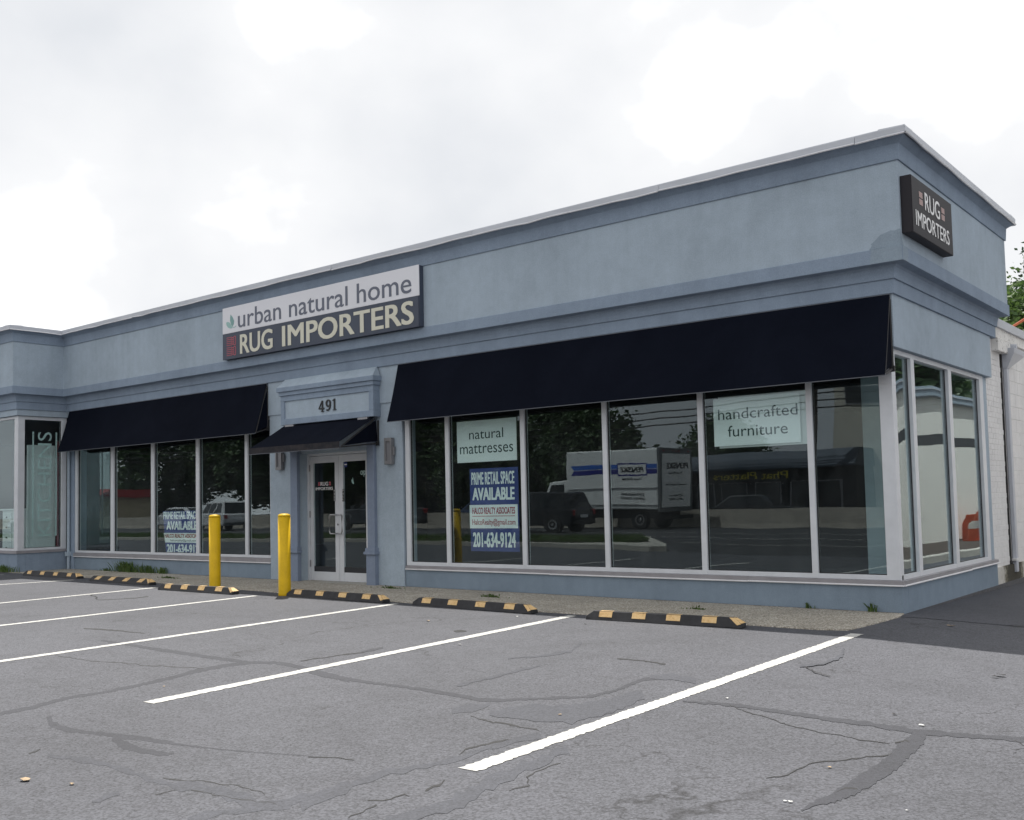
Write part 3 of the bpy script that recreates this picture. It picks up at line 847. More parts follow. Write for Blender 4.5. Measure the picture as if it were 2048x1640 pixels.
# number box over the door
hx0, hx1, hy = -11.04, -8.58, -0.196
b = B()
b.box(hx0, hx1, hy, -0.0225, 2.90, 3.008)
b.box(hx0, hx1, hy, -0.0225, 3.335, 3.44)
b.box(hx0, -10.933, hy, -0.0225, 3.008, 3.335)
b.box(-8.69, hx1, hy, -0.0225, 3.008, 3.335)
hb = build("door_header", b, "trim_paint", bld, 0.005)
b = B()
b.box(-10.933, -8.69, hy + .022, -0.03, 3.008, 3.335)
build("inset_panel", b, "wall_paint", hb)
b = B()
b.box(hx0 - .025, hx1 + .025, hy - .025, -.0427, 3.438, 3.512)
build("moulding", b, "trim_paint", hb, 0.004)
b = B()
b.box(hx0 - .055, hx1 + .055, hy - .055, -.0429, 3.51, 3.592)
build("moulding", b, "trim_paint", hb, 0.004)
b = B()
y1 = -.071
b.add([(hx0 - .05, hy - .05, 3.59), (hx1 + .05, hy - .05, 3.59), (hx1 + .05, y1, 3.59), (hx0 - .05, y1, 3.59), (hx0 + .02, -.10, 3.752), (hx1 - .02, -.10, 3.752), (hx1 - .02, y1, 3.752), (hx0 + .02, y1, 3.752)],
      [(0, 3, 2, 1), (4, 5, 6, 7), (0, 1, 5, 4), (1, 2, 6, 5), (2, 3, 7, 6), (3, 0, 4, 7)])
build("weathering", b, "wall_paint", hb)
# numerals 4 9 1 with serifs
def strip(b, pts, w, th, y, n=0):
    L, R_ = [], []
    P = [Vector((p[0], p[1])) for p in pts]
    for i, p in enumerate(P):
        d = (P[min(i + 1, len(P) - 1)] - P[max(i - 1, 0)]).normalized()
        nn = Vector((-d.y, d.x)) * ((w[i] if isinstance(w, list) else w) / 2)
        L.append(p + nn)
        R_.append(p - nn)
    vs = []
    for l, r in zip(L, R_): vs += [(l.x, y, l.y), (r.x, y, r.y), (l.x, y - th, l.y), (r.x, y - th, r.y)]
    fs = []
    for i in range(len(P) - 1):
        a, c = 4 * i, 4 * (i + 1)
        fs += [(a + 2, a + 3, c + 3, c + 2), (a, c, c + 1, a + 1), (a, a + 2, c + 2, c), (a + 1, c + 1, c + 3, a + 3)]
    m = 4 * (len(P) - 1)
    fs += [(0, 1, 3, 2), (m, m + 2, m + 3, m + 1)]
    b.add(vs, fs)
ny = hy + .021
def numeral(ch, x, z0, h):
    b = B()
    s = h
    def p(u, v): return (x + u * s, z0 + v * s)
    if ch == '4':
        strip(b, [p(.50, 0), p(.50, 1)], .15 * s, .018, ny)
        strip(b, [p(.48, 1), p(.05, .33)], .07 * s, .0175, ny)
        strip(b, [p(.02, .30), p(.74, .30)], .11 * s, .0185, ny)
        strip(b, [p(.34, .025), p(.68, .025)], .05 * s, .019, ny)
    if ch == '9':
        ring = [(p(.36 + .25 * math.cos(t), .68 + .28 * math.sin(t))) for t in [k * math.pi / 12 for k in range(25)]]
        w = [(.09 + .07 * abs(math.cos(k * math.pi / 12))) * s for k in range(25)]
        strip(b, ring, w, .018, ny)
        tail = [p(.60, .62), p(.60, .45), p(.55, .26), p(.44, .12), p(.28, .04), p(.16, .05)]
        strip(b, tail, [.15 * s, .15 * s, .13 * s, .10 * s, .08 * s, .06 * s], .0185, ny)
        strip(b, [p(.12, .10), p(.24, .10)], .12 * s, .0175, ny)
    if ch == '1':
        strip(b, [p(.32, 0), p(.32, 1)], .16 * s, .018, ny)
        strip(b, [p(.10, .025), p(.54, .025)], .05 * s, .0185, ny)
        strip(b, [p(.10, .84), p(.32, .96)], .08 * s, .0175, ny)
    return build("house_number", b, "letter_black", hb)
numeral('4', -9.99, 3.070, .20)
numeral('9', -9.805, 3.075, .20)
numeral('1', -9.635, 3.080, .20)
# fresh stucco repair at the upper corner
def blob(pts, y=None, x=None, name="stucco_patch"):
    b = B()
    if y is not None: b.prism([(u, w) for u, w in pts], 'y', y - .003, y + .01)
    else: b.prism([(u, w) for u, w in pts], 'x', x - .01, x + .003)
    build(name, b, "patch_paint", bld)
r2 = random.Random(3)
ptsA = [(-.02 + u * .5 + r2.uniform(-.012, .012), w + r2.uniform(-.015, .015)) for u, w in [(-.22, 4.262), (-.16, 4.31), (-.2, 4.34), (-.05, 4.36), (.05, 4.43), (.16, 4.44), (.26, 4.455), (.36, 4.452), (.42, 4.44), (.46, 4.45)]] + [(.226, 4.45), (.226, 4.262)]
blob(ptsA, y=-.228)
blob([(-.13, 4.088), (-.11, 4.257), (.240, 4.257), (.240, 4.088)], y=-.246)
blob([(-.226, 4.262), (-.226, 4.40), (-.19, 4.33), (-.16, 4.29), (-.11, 4.262)], x=.228)
blob([(-.24, 4.088), (-.24, 4.257), (-.06, 4.257), (-.04, 4.18), (-.07, 4.088)], x=.246)

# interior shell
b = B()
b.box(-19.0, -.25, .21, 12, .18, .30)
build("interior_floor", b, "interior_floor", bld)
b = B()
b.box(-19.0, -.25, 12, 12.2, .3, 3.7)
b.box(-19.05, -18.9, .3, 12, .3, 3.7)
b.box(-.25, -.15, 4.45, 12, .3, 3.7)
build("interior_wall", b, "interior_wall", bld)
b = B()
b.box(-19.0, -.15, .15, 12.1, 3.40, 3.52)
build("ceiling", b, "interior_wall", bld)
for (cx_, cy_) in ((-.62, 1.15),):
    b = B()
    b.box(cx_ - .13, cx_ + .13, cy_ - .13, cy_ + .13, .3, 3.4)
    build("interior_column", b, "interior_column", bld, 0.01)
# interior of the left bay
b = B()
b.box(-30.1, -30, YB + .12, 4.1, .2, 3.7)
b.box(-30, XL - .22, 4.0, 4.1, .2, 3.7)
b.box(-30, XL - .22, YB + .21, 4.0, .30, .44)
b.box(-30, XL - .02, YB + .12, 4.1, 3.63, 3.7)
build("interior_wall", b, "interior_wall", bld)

# ------------------------------------------------------------------ storefront windows
def pane(frame, u0, u1, w0, w1, mat, parent, bow=0.0, seed=0):
    r = random.Random(seed)
    nu, nw = 6, 10
    bu = bow * r.uniform(.6, 1.3)
    tw = bow * r.uniform(-.5, .5)
    b = B()
    def g(d):
        base = len(b.v)
        for j in range(nw + 1):
            for i in range(nu + 1):
                a, c = i / nu, j / nw
                z = bu * math.sin(math.pi * a) * math.sin(math.pi * c) + tw * math.sin(2 * math.pi * c) * math.sin(math.pi * a)
                b.v.append(frame(u0 + (u1 - u0) * a, w0 + (w1 - w0) * c, d - z))
        for j in range(nw):
            for i in range(nu):
                k = base + j * (nu + 1) + i
                q = (k, k + 1, k + nu + 2, k + nu + 1)
                b.f.append(q if d > 0 else q[::-1])
    g(0.006)
    g(0.0)
    return build("pane", b, mat, parent, smooth=True)
def window(frame, u0, u1, w0, w1, mulls, head, sillh, depth, mat="aluminium", gmat="glass", seed=0, bow=0.0, name="storefront_window"):
    """frame(u, w, d): d outward. mulls: list of (u0, u1) uprights including both jambs."""
    def bx(a0, a1, c0, c1, d0, d1):
        b = B()
        P = [frame(a, c, d) for d in (d1, d0) for c in (c0, c1) for a in (a0, a1)]
        b.add(P, [(0, 1, 3, 2), (4, 6, 7, 5), (0, 4, 5, 1), (2, 3, 7, 6), (0, 2, 6, 4), (1, 5, 7, 3)])
        return b
    root = build(name, bx(u0, u1, w0, w0 + sillh, -.055, depth - .003), mat, bld, 0.003)
    build("head_rail", bx(u0, u1, w1 - head, w1, -.055, depth - .003), mat, root, 0.003)
    for a, c in mulls:
        build("mullion", bx(a, c, w0 + .001, w1 - .001, -.052, depth), mat, root, 0.003)
    for i in range(len(mulls) - 1):
        a, c = mulls[i][1], mulls[i + 1][0]
        g = B()
        for q in (bx(a, a + .012, w0 + sillh, w1 - head, -.02, .012), bx(c - .012, c, w0 + sillh, w1 - head, -.02, .012), bx(a + .012, c - .012, w0 + sillh, w0 + sillh + .01, -.02, .012)):
            g.add(q.v, q.f)
        build("gasket", g, "gasket", root)
        pane(frame, a + .004, c - .004, w0 + sillh - .004, w1 - head + .004, gmat, root, bow, seed + i)
    return root
FY = lambda y: (lambda u, w, d: (u, y - d, w))
FX = lambda x: (lambda u, w, d: (x + d, u, w))
wr = window(FY(.055), -8.045, -.02, .385, 3.13, [(-8.045, -7.945), (-7.145, -7.065), (-5.60, -5.520), (-4.112, -4.036), (-2.588, -2.510), (-1.084, -1.008), (-.178, -.021)], .06, .058, .045, seed=1, bow=.0012)
wl = window(FY(.055), -18.86, -11.585, .44, 3.13, [(-18.86, -18.76), (-17.30, -17.17), (-15.675, -15.56), (-14.03, -13.925), (-12.405, -12.315), (-11.63, -11.586)], .06, .05, .045, seed=21, bow=.0012)
ws = window(FX(-.075), .0555, 4.15, .385, 3.122, [(.0557, .14), (.74, .87), (2.34, 2.49), (3.95, 4.145)], .06, .055, .055, gmat="glass_side", seed=41, bow=.0045)
b = B()
b.box(-.13, -.035, 4.15, 4.385, .385, 3.122)
build("jamb_trim", b, "wall_paint", ws, 0.004)
wb = window(FX(XL - .06), YB + .02, -.025, .53, 3.605, [(YB + .02, YB + .17), (-.15, -.025)], .075, .05, .045, gmat="glass", seed=61, bow=.001)
wf = window(FY(YB + .06), -26, XL - .02, .53, 3.605, [(-26, -25.9), (-22.6, -22.5), (XL - .19, XL - .0205)], .06, .05, .045, seed=71, bow=.001)
# vertical lettering on the side glass of the bay
vs, fs = glyphs("KITCHENS")
xs = [v[0] for v in vs]
ys = [v[1] for v in vs]
kv = []
for x_, y_, z_ in vs:
    a = (x_ - min(xs)) / (max(xs) - min(xs))
    c = (y_ - min(ys)) / (max(ys) - min(ys))
    kv.append((XL - .068 - (z_ + .5) * .002, -.36 - .33 * c, .84 + 2.42 * a))
build("lettering", (kv, fs), "frosted", wb)
for yy in (-.80, -.25):
    b = B()
    b.box(XL - .070, XL - .068, yy - .018, yy + .018, .84, 3.26)
    build("lettering_rule", b, "frosted", wb)
# metal flashing sills in lengths
def sill(ax, u0, u1, z0, z1, sg):
    b = B()
    P = lambda pts: [(sg * o, z) for o, z in pts]
    b.prism(P([(-.06, z0 + .012), (.016, z0 + .012), (.020, z1 - .006), (-.06, z1 + .002)]), ax, u0, u1)
    s_ = build("sill_flashing", b, "flashing", bld)
    b = B()
    b.prism(P([(-.03, z0 + .0115), (-.03, z0 - .002), (.030, z0 - .006), (.033, z0 + .004), (.022, z0 + .0115)]), ax, u0, u1)
    build("drip_edge", b, "drip_highlight_metal", s_)  # pale lip strip paints the highlight along the sill's bottom edge
for a, c in ((-8.05, -6.62), (-6.617, -5.08), (-5.077, -1.93), (-1.927, .018)): sill('x', a, c, .322 + rnd.uniform(-.003, .003), .386, -1)
for a, c in ((-18.88, -17.7), (-17.697, -14.9), (-14.897, -11.59)): sill('x', a, c, .345 + rnd.uniform(-.003, .004), .438, -1)
sill('y', .021, 2.9, .322, .386, 1)
sill('y', 2.903, 4.40, .328, .386, 1)
b = B()
b.box(XL - .1, XL + .03, YB - .03, -.03, .47, .53)
b.box(-30, XL - .1, YB - .03, YB + .1, .47, .53)
build("sill_flashing", b, "flashing", bld)

# ------------------------------------------------------------------ entrance doors
b = B()
b.box(-10.75, -10.70, .17, .28, .03, 2.36)
b.box(-9.125, -8.95, .17, .28, .03, 2.36)
b.box(-10.70, -9.125, .17, .28, 2.318, 2.36)
dfr = build("door_frame", b, "aluminium", bld, 0.003)
b = B()
b.box(-10.75, -8.95, -.10, .30, .0, .043)
build("doorstep", b, "concrete_step", bld, 0.006)
def door(x0, x1, g0, g1, hx, sgn, nm):
    y0, y1 = .20, .245
    b = B()
    b.box(x0, g0, y0, y1, .045, 2.312)
    b.box(g1, x1, y0, y1, .045, 2.312)
    b.box(g0, g1, y0 + .001, y1 - .001, .045, .205)
    b.box(g0, g1, y0 + .001, y1 - .001, 2.186, 2.312)
    d = build("door", b, "aluminium", bld, 0.003)
    pane(FY(.225), g0, g1, .205, 2.186, "glass", d, .0006, 90 + sgn)
    q = B()
    s_ = -sgn
    xb = hx
    xe = hx - sgn * .11
    P = [(xe, .205, 1.235), (xe, .13, 1.235), (xb + s_ * 0, .13, 1.235), (xb, .13, 1.21), (xb, .13, .925), (xb, .13, .90), (xe, .13, .90), (xe, .205, .90)]
    P = [(xe, .205, 1.235), (xe, .135, 1.236), (xe + (xb - xe) * .15, .12, 1.236), (xb - (xb - xe) * .2, .12, 1.236), (xb, .12, 1.20), (xb, .12, .935), (xb - (xb - xe) * .2, .12, .899), (xe + (xb - xe) * .15, .12, .899), (xe, .135, .899), (xe, .205, .899)]
    q.tube(P, .0135, 10)
    build("pull_handle", q, "rim", d, smooth=True)
    return d
dl = door(-10.695, -9.918, -10.615, -10.02, -10.08, -1, "l")
dr = door(-9.912, -9.13, -9.80, -9.215, -9.755, 1, "r")
b = B()
b.tube([(-9.945, .199, 1.06), (-9.945, .190, 1.06)], .018, 12)
build("lock_cylinder", b, "lamp_metal", dl)
for zz in (.35, 1.25, 2.1):
    b = B()
    b.tube([(-10.702, .19, zz - .06), (-10.702, .19, zz + .06)], .014, 8)
    build("hinge", b, "lamp_metal", dl)
FD = F_front(.2185)
text("RUG", "lettering", "letter_white", dl, FD, -10.43, -10.22, 1.768, 1.838, .001, .012)
text("IMPORTERS", "lettering", "letter_white", dl, FD, -10.565, -10.095, 1.688, 1.742, .001, .012)
for u in (-10.49, -10.195):
    for w in (1.772, 1.808):
        b = B()
        b.box(u, u + .045, .2172, .2185, w, w + .028)
        build("rug_icon", b, "icon_red", dl)
b = B()
b.box(-10.048, -10.006, .196, .1985, 1.478, 1.697)
p1 = build("pull_plate", b, "letter_black", dl)
b = B()
b.box(-9.818, -9.768, .196, .1985, 1.472, 1.694)
p2 = build("pull_plate", b, "letter_black", dr)
for pr, u0 in ((p1, -10.038), (p2, -9.806)):
    for i, ch in enumerate("PULL"):
        text(ch, "lettering", "letter_white", pr, F_front(.1955), u0, u0 + .022, 1.648 - i * .052, 1.684 - i * .052, .0008, .02)
b = B()
b.prism([(-9.785, 2.172), (-9.705, 2.172), (-9.705, 2.10), (-9.722, 2.085), (-9.768, 2.085), (-9.785, 2.10)], 'y', .2165, .2185)
ss = build("security_sticker", b, "poster_blue", dr)
b = B()
b.box(-9.780, -9.710, .2158, .2163, 2.122, 2.142)
build("sticker_band", b, "letter_white", ss)
text("op", "lettering", "letter_white", dr, F_front(.226 + .01), -9.385, -9.24, 1.90, 2.01, .001, .015)
b = B()
b.prism([(-9.60, 1.86), (-9.585, 1.80), (-9.545, 1.775), (-9.53, 1.79), (-9.55, 1.84), (-9.56, 1.90), (-9.58, 1.85)], 'y', .2165, .2185)
build("leaf_emblem", b, "leaf_mint", dr)

# ------------------------------------------------------------------ awnings
def awning(x0, x1, yt, zt, yb, zb, label, valance=0.0, worn=False, bracket=True):
    a = empty("awning", ((x0 + x1) / 2, yt, zb))
    tag(a, label, "awning", "black fabric awnings on the shop front")
    n = 24
    th = .006
    b = B()
    rings = []
    dv = Vector((0, yb - yt, zb - zt))
    nn = Vector((0, -dv.z, dv.y)).normalized()
    if nn.y > 0: nn = -nn
    m = 6
    r = random.Random(int(abs(x0) * 13))
    amp = [r.uniform(-.004, .004) for _ in range(n + 1)]
    for d in (0, th):
        base = len(b.v)
        for i in range(n + 1):
            for j in range(m + 1):
                t = j / m
                sag = (.008 * math.sin(math.pi * t) + amp[i] * math.sin(math.pi * t))
                b.v.append((x0 + (x1 - x0) * i / n, yt + dv.y * t + nn.y * (d - sag), zt + dv.z * t + nn.z * (d - sag)))
        for i in range(n):
            for j in range(m):
                k = base + i * (m + 1) + j
                q = (k, k + m + 1, k + m + 2, k + 1)
                b.f.append(q if d else q[::-1])
    build("canopy", b, "awning_fabric", a, smooth=True)
    if valance:
        v = B()
        v.box(x0, x1, yb - .006, yb + .001, zb - valance, zb + .004)
        build("valance", v, "awning_fabric_worn", a)
    f = B()
    f.tube([(x0, yb + .014, zb - valance + .006), (x1, yb + .014, zb - valance + .006)], .014, 8)
    f.tube([(x0, yt + .02, zt), (x1, yt + .02, zt)], .016, 8)
    build("bottom_rail", f, "awning_trim", a)
    hm = B()
    hm.box(x0, x1, yb - .008, yb + .0, zb - valance - .012, zb - valance - .002)
    build("hem", hm, "awning_trim", a)
    for xx in (x0 + .012, x1 - .012):
        g = B()
        g.tube([(xx, yt + .02, zt - .03), (xx, yb + .03, zb - valance + .01)], .014, 6)
        g.tube([(xx, -.03, zb - valance + .10), (xx, yb + .03, zb - valance + .012)], .014, 6)
        g.tube([(xx, -.04, zt - .05), (xx, -.04, zb - valance + .09)], .016, 6)
        g.box(xx - .03, xx + .03, -.07, -.0425, zb - valance + .06, zb - valance + .13)
        build("side_arm", g, "gasket", a)
        if bracket:
            s_ = B()
            xo = xx - .009
            s_.add([(xo, yt + .05, zt - .05), (xo, yb + .04, zb - valance + .03), (xo, -.05, zb - valance + .14), (xo + .004, yt + .05, zt - .05), (xo + .004, yb + .04, zb - valance + .03), (xo + .004, -.05, zb - valance + .14)],
                   [(0, 1, 2), (3, 5, 4), (0, 3, 4, 1), (1, 4, 5, 2), (2, 5, 3, 0)])
            build("side_panel", s_, "awning_fabric", a)
    return a
awning(-8.09, .022, -.078, 3.735, -.355, 2.765, "wide black awning over the windows at the shop's corner")
awning(-18.97, -11.60, -.078, 3.735, -.355, 2.785, "wide black awning over the left windows next to the projecting bay")
da = awning(-11.0, -8.62, -.135, 2.890, -.93, 2.448, "small low black awning over the entrance doors", .10, True)
for u in (-10.93, -8.98):
    b = B()
    b.box(u, u + .24, -.190, -.150, 2.86, 2.899)
    build("wall_bracket", b, "aluminium_dark", da)

# ------------------------------------------------------------------ signs
sg = empty("wall_sign", (-9.97, -.23, 4.264))
tag(sg, "long white and dark shop sign reading urban natural home RUG IMPORTERS over the entrance", "sign")
b = B()
b.box(-12.60, -7.335, -.325, -.2285, 4.266, 5.268)
build("cabinet", b, "sign_dark", sg, .004)
b = B()
b.box(-12.605, -7.33, -.339, -.3255, 4.768, 5.272)
tp = build("upper_panel", b, "sign_white", sg, .002)
b = B()
b.box(-12.605, -7.35, -.337, -.3253, 4.262, 4.765)
lp = build("lower_panel", b, "sign_dark", sg, .002)
FS = F_front(-.3395)
text("urban natural home", "lettering", "letter_grey", tp, FS, -12.115, -7.50, 4.836, 5.178, .003, .004, split=True)
FS2 = F_front(-.3375)
text("RUG", "lettering", "sign_cream", lp, FS2, -12.055, -11.07, 4.324, 4.702, .004, .022, split=True)
text("IMPORTERS", "lettering", "sign_cream", lp, FS2, -10.80, -7.455, 4.322, 4.706, .004, .022, split=True)
# leaf emblem
b = B()
b.prism([(-12.345, 5.125), (-12.285, 5.07), (-12.235, 4.99), (-12.245, 4.93), (-12.285, 4.885), (-12.33, 4.93), (-12.365, 5.01), (-12.36, 5.07)], 'y', -.3415, -.3395)
build("leaf_emblem", b, "leaf_mint_dark", tp)
b = B()
b.prism([(-12.49, 4.985), (-12.43, 4.995), (-12.37, 4.97), (-12.31, 4.90), (-12.30, 4.855), (-12.36, 4.855), (-12.43, 4.88), (-12.475, 4.93)], 'y', -.3409, -.3395)
build("leaf_emblem", b, "leaf_mint", tp)
b = B()
def strip2(b, pts, w, y, th=.002): strip(b, pts, w, th, y)
strip2(b, [(-12.30, 4.88), (-12.25, 4.865), (-12.21, 4.868), (-12.17, 4.885)], .014, -.3396, .0025)
build("leaf_emblem", b, "leaf_mint", tp)
# rug emblem: fringe and knotted band, twice
for z0 in (4.525, 4.330):
    b = B()
    for k in range(5):
        zz = z0 + .008 + k * .037
        strip2(b, [(-12.478, zz), (-12.33, zz)], .011, -.3376, .0024)
    build("rug_emblem", b, "icon_red", lp)
    b = B()
    for k in range(2):
        pts = []
        for j in range(21):
            t = j / 20
            pts.append((-12.285 + (.045 if k else -.045) * math.cos(t * math.pi * 4), z0 + .165 * t))
        strip2(b, pts, .010, -.3376, .0027 + k * .0003)
    strip2(b, [(-12.24, z0 + .165), (-12.205, z0 + .165), (-12.195, z0 + .15), (-12.195, z0 + .01), (-12.205, z0), (-12.24, z0)], .014, -.3376, .0022)
    build("rug_emblem", b, "icon_red", lp)

s2 = empty("wall_sign", (.235, .62, 4.40))
tag(s2, "dark box sign reading RUG IMPORTERS on the short side of the corner", "sign")
b = B()
b.box(.229, .352, -.18, 1.445, 4.405, 5.080)
build("cabinet", b, "sign_brown", s2, .006)
b = B()
b.box(.352, .3575, -.175, 1.440, 4.410, 5.075)
fp = build("face_panel", b, "sign_brown", s2, .002)
SS = F_side(.3580)
text("RUG", "lettering", "letter_white", fp, SS, .305, .905, 4.755, 4.975, .003, .008, split=True)
text("IMPORTERS", "lettering", "letter_white", fp, SS, -.072, 1.278, 4.505, 4.690, .003, .008, split=True)
for u0, u1 in ((.095, .225), (.985, 1.115)):
    for w0 in (4.785, 4.872):
        b = B()
        for k in range(5): b.box(.3578, .3600, u0, u1, w0 + k * .014, w0 + k * .014 + .011)
        build("rug_emblem", b, "icon_pink", fp)

# ------------------------------------------------------------------ wall lamps
def lamp(x, z0, z1, label, lit=True):
    l = empty("wall_lamp", (x, -.022, z0))
    tag(l, label, "lamp", "rectangular wall lamps beside the entrance")
    b = B()
    w, d = .085, .11
    b.box(x - w, x - w + .035, -d, -.035, z0, z1)
    b.box(x + w - .035, x + w, -d, -.035, z0, z1)
    b.box(x - w + .035, x + w - .035, -d, -.035, z0, z0 + .06)
    b.box(x - w + .035, x + w - .035, -d, -.035, z1 - .06, z1)
    build("frame", b, "lamp_metal", l, .003)
    b = B()
    b.box(x - w + .035, x + w - .035, -.085, -.05, z0 + .06, z1 - .06)
    build("diffuser", b, "lamp_glass", l)
    b = B()
    b.box(x - .05, x + .05, -.035, -.0225, z0 + .12, z1 - .12)
    b.box(x + w - .001, x + w + .03, -.075, -.04, z0 + .15, z1 - .15)
    build("backplate", b, "lamp_metal", l, .002)
lamp(-8.34, 2.075, 2.522, "grey metal wall lamp on the pier right of the doors")
lamp(-11.235, 2.085, 2.530, "grey metal wall lamp on the pier left of the doors, half under the awning")

# ------------------------------------------------------------------ posters in the windows
PY = .083
def card(name, x0, x1, z0, z1, mat, label, y=PY, sk=0.0):
    o = empty(name, ((x0 + x1) / 2, y, z0))
    tag(o, label, "sign")
    b = B()
    b.add([(x0 + sk, y, z0), (x1 + sk, y, z0), (x1, y, z1), (x0, y, z1), (x0 + sk, y + .003, z0), (x1 + sk, y + .003, z0), (x1, y + .003, z1), (x0, y + .003, z1)],
          [(0, 1, 2, 3), (7, 6, 5, 4), (0, 4, 5, 1), (2, 6, 7, 3), (1, 5, 6, 2), (0, 3, 7, 4)])
    s_ = build("sheet", b, mat, o)
    return o, s_
o, s_ = card("window_poster", -6.946, -5.725, 2.040, 2.70, "poster_white", "pale window poster reading natural mattresses")
FP = F_front(PY - .0003)
text("natural", "lettering", "letter_green", s_, FP, -6.685, -5.985, 2.405, 2.560, .0008, .0)
text("mattresses", "lettering", "letter_green", s_, FP, -6.885, -5.795, 2.175, 2.315, .0008, .0)
o, s_ = card("window_poster", -2.385, -1.19, 2.07, 2.70, "poster_white", "pale window poster reading handcrafted furniture")
text("handcrafted", "lettering", "letter_green", s_, FP, -2.318, -1.222, 2.418, 2.562, .0008, .0)
text("furniture", "lettering", "letter_green", s_, FP, -2.185, -1.36, 2.188, 2.335, .0008, .0)
b = B()
b.box(-2.33, -1.11, PY + .035, PY + .037, 2.045, 2.725)
tag(build("backing_sheet", b, "poster_white"), "blank pale sheet hanging behind the handcrafted furniture poster", "paper")
o, s_ = card("banner", -6.69, -5.71, .635, 1.935, "poster_blue", "tall blue banner reading PRIME RETAIL SPACE AVAILABLE right of the doors", PY)
text("PRIME RETAIL SPACE", "lettering", "poster_white", s_, FP, -6.655, -5.785, 1.680, 1.878, .0008, .035)
text("AVAILABLE", "lettering", "poster_white", s_, FP, -6.64, -5.787, 1.434, 1.632, .0008, .045)
b = B()
b.box(-6.703, -5.733, PY - .0022, PY - .0005, .995, 1.362)
w_ = build("white_strip", b, "poster_white", s_)
FW = F_front(PY - .0024)
text("HALCO REALTY ASSOCIATES", "lettering", "poster_red", w_, FW, -6.648, -5.783, 1.218, 1.322, .0008, .03)
b = B()
b.box(-6.65, -5.785, PY - .0030, PY - .0024, 1.180, 1.190)
build("rule", b, "poster_red", w_)
text("HalcoRealty@gmail.com", "lettering", "poster_red", w_, FW, -6.65, -5.78, 1.022, 1.142, .0008, .012)
text("201-634-9124", "lettering", "poster_white", s_, FP, -6.645, -5.782, .697, .932, .0008, .04)
o, s_ = card("banner", -15.335, -14.06, .455, 1.36, "poster_blue", "small leaning blue banner reading PRIME RETAIL SPACE AVAILABLE in the left windows", PY, .12)
text("PRIME RETAIL SPACE", "lettering", "poster_white", s_, FP, -15.315, -14.08, 1.19, 1.348, .0008, .035)
text("AVAILABLE", "lettering", "poster_white", s_, FP, -15.20, -14.09, .965, 1.145, .0008, .045)
b = B()
b.add([(-15.245, PY - .002, .70), (-13.99, PY - .002, .70), (-14.02, PY - .002, .90), (-15.30, PY - .002, .90)], [(0, 1, 2, 3)])
w_ = build("white_strip", b, "poster_white", s_)
text("HALCO REALTY ASSOCIATES", "lettering", "poster_red", w_, FW, -15.26, -13.95, .80, .885, .0008, .03)
text("halcorealty@gmail.com", "lettering", "letter_green", w_, FW, -15.05, -14.12, .715, .77, .0008, .01)
text("201-634-9124", "lettering", "poster_white", s_, FP, -15.19, -13.93, .48, .665, .0008, .04)

# kitchen display behind the bay glass
k = empty("kitchen_cabinet", (-19.9, -.35, .44))
tag(k, "white kitchen cabinet with drawers on show in the projecting bay", "cabinet")
b = B()
b.box(-20.6, -19.55, -.86, -.10, .44, 1.45)
build("carcass", b, "cabinet_white", k, .004)
for i in range(4):
    b = B()
    b.box(-20.55, -20.12, -.882, -.862, .47 + i * .24, .68 + i * .24)
    d_ = build("drawer", b, "cabinet_white", k, .003)
    b = B()
    b.tube([(-20.33, -.884, .575 + i * .24), (-20.33, -.905, .575 + i * .24)], .018, 8)
    build("knob", b, "letter_black", d_)
b = B()
b.box(-20.65, -19.5, -.90, -.08, 1.452, 1.49)
build("worktop", b, "cabinet_white", k, .004)
k = empty("standing_screen", (-19.42, -.5, .44))
tag(k, "tall white screen standing behind the vertical lettering in the bay", "screen")
b = B()
b.box(-19.46, -19.43, -.84, -.18, .50, 2.96)
build("board", b, "cabinet_white", k)
k = empty("upright_board", (-19.40, -.11, .44))
tag(k, "maroon upright board at the right edge of the bay window", "board")
b = B()
b.box(-19.40, -19.34, -.165, -.06, .44, 3.06)
build("board", b, "maroon", k)

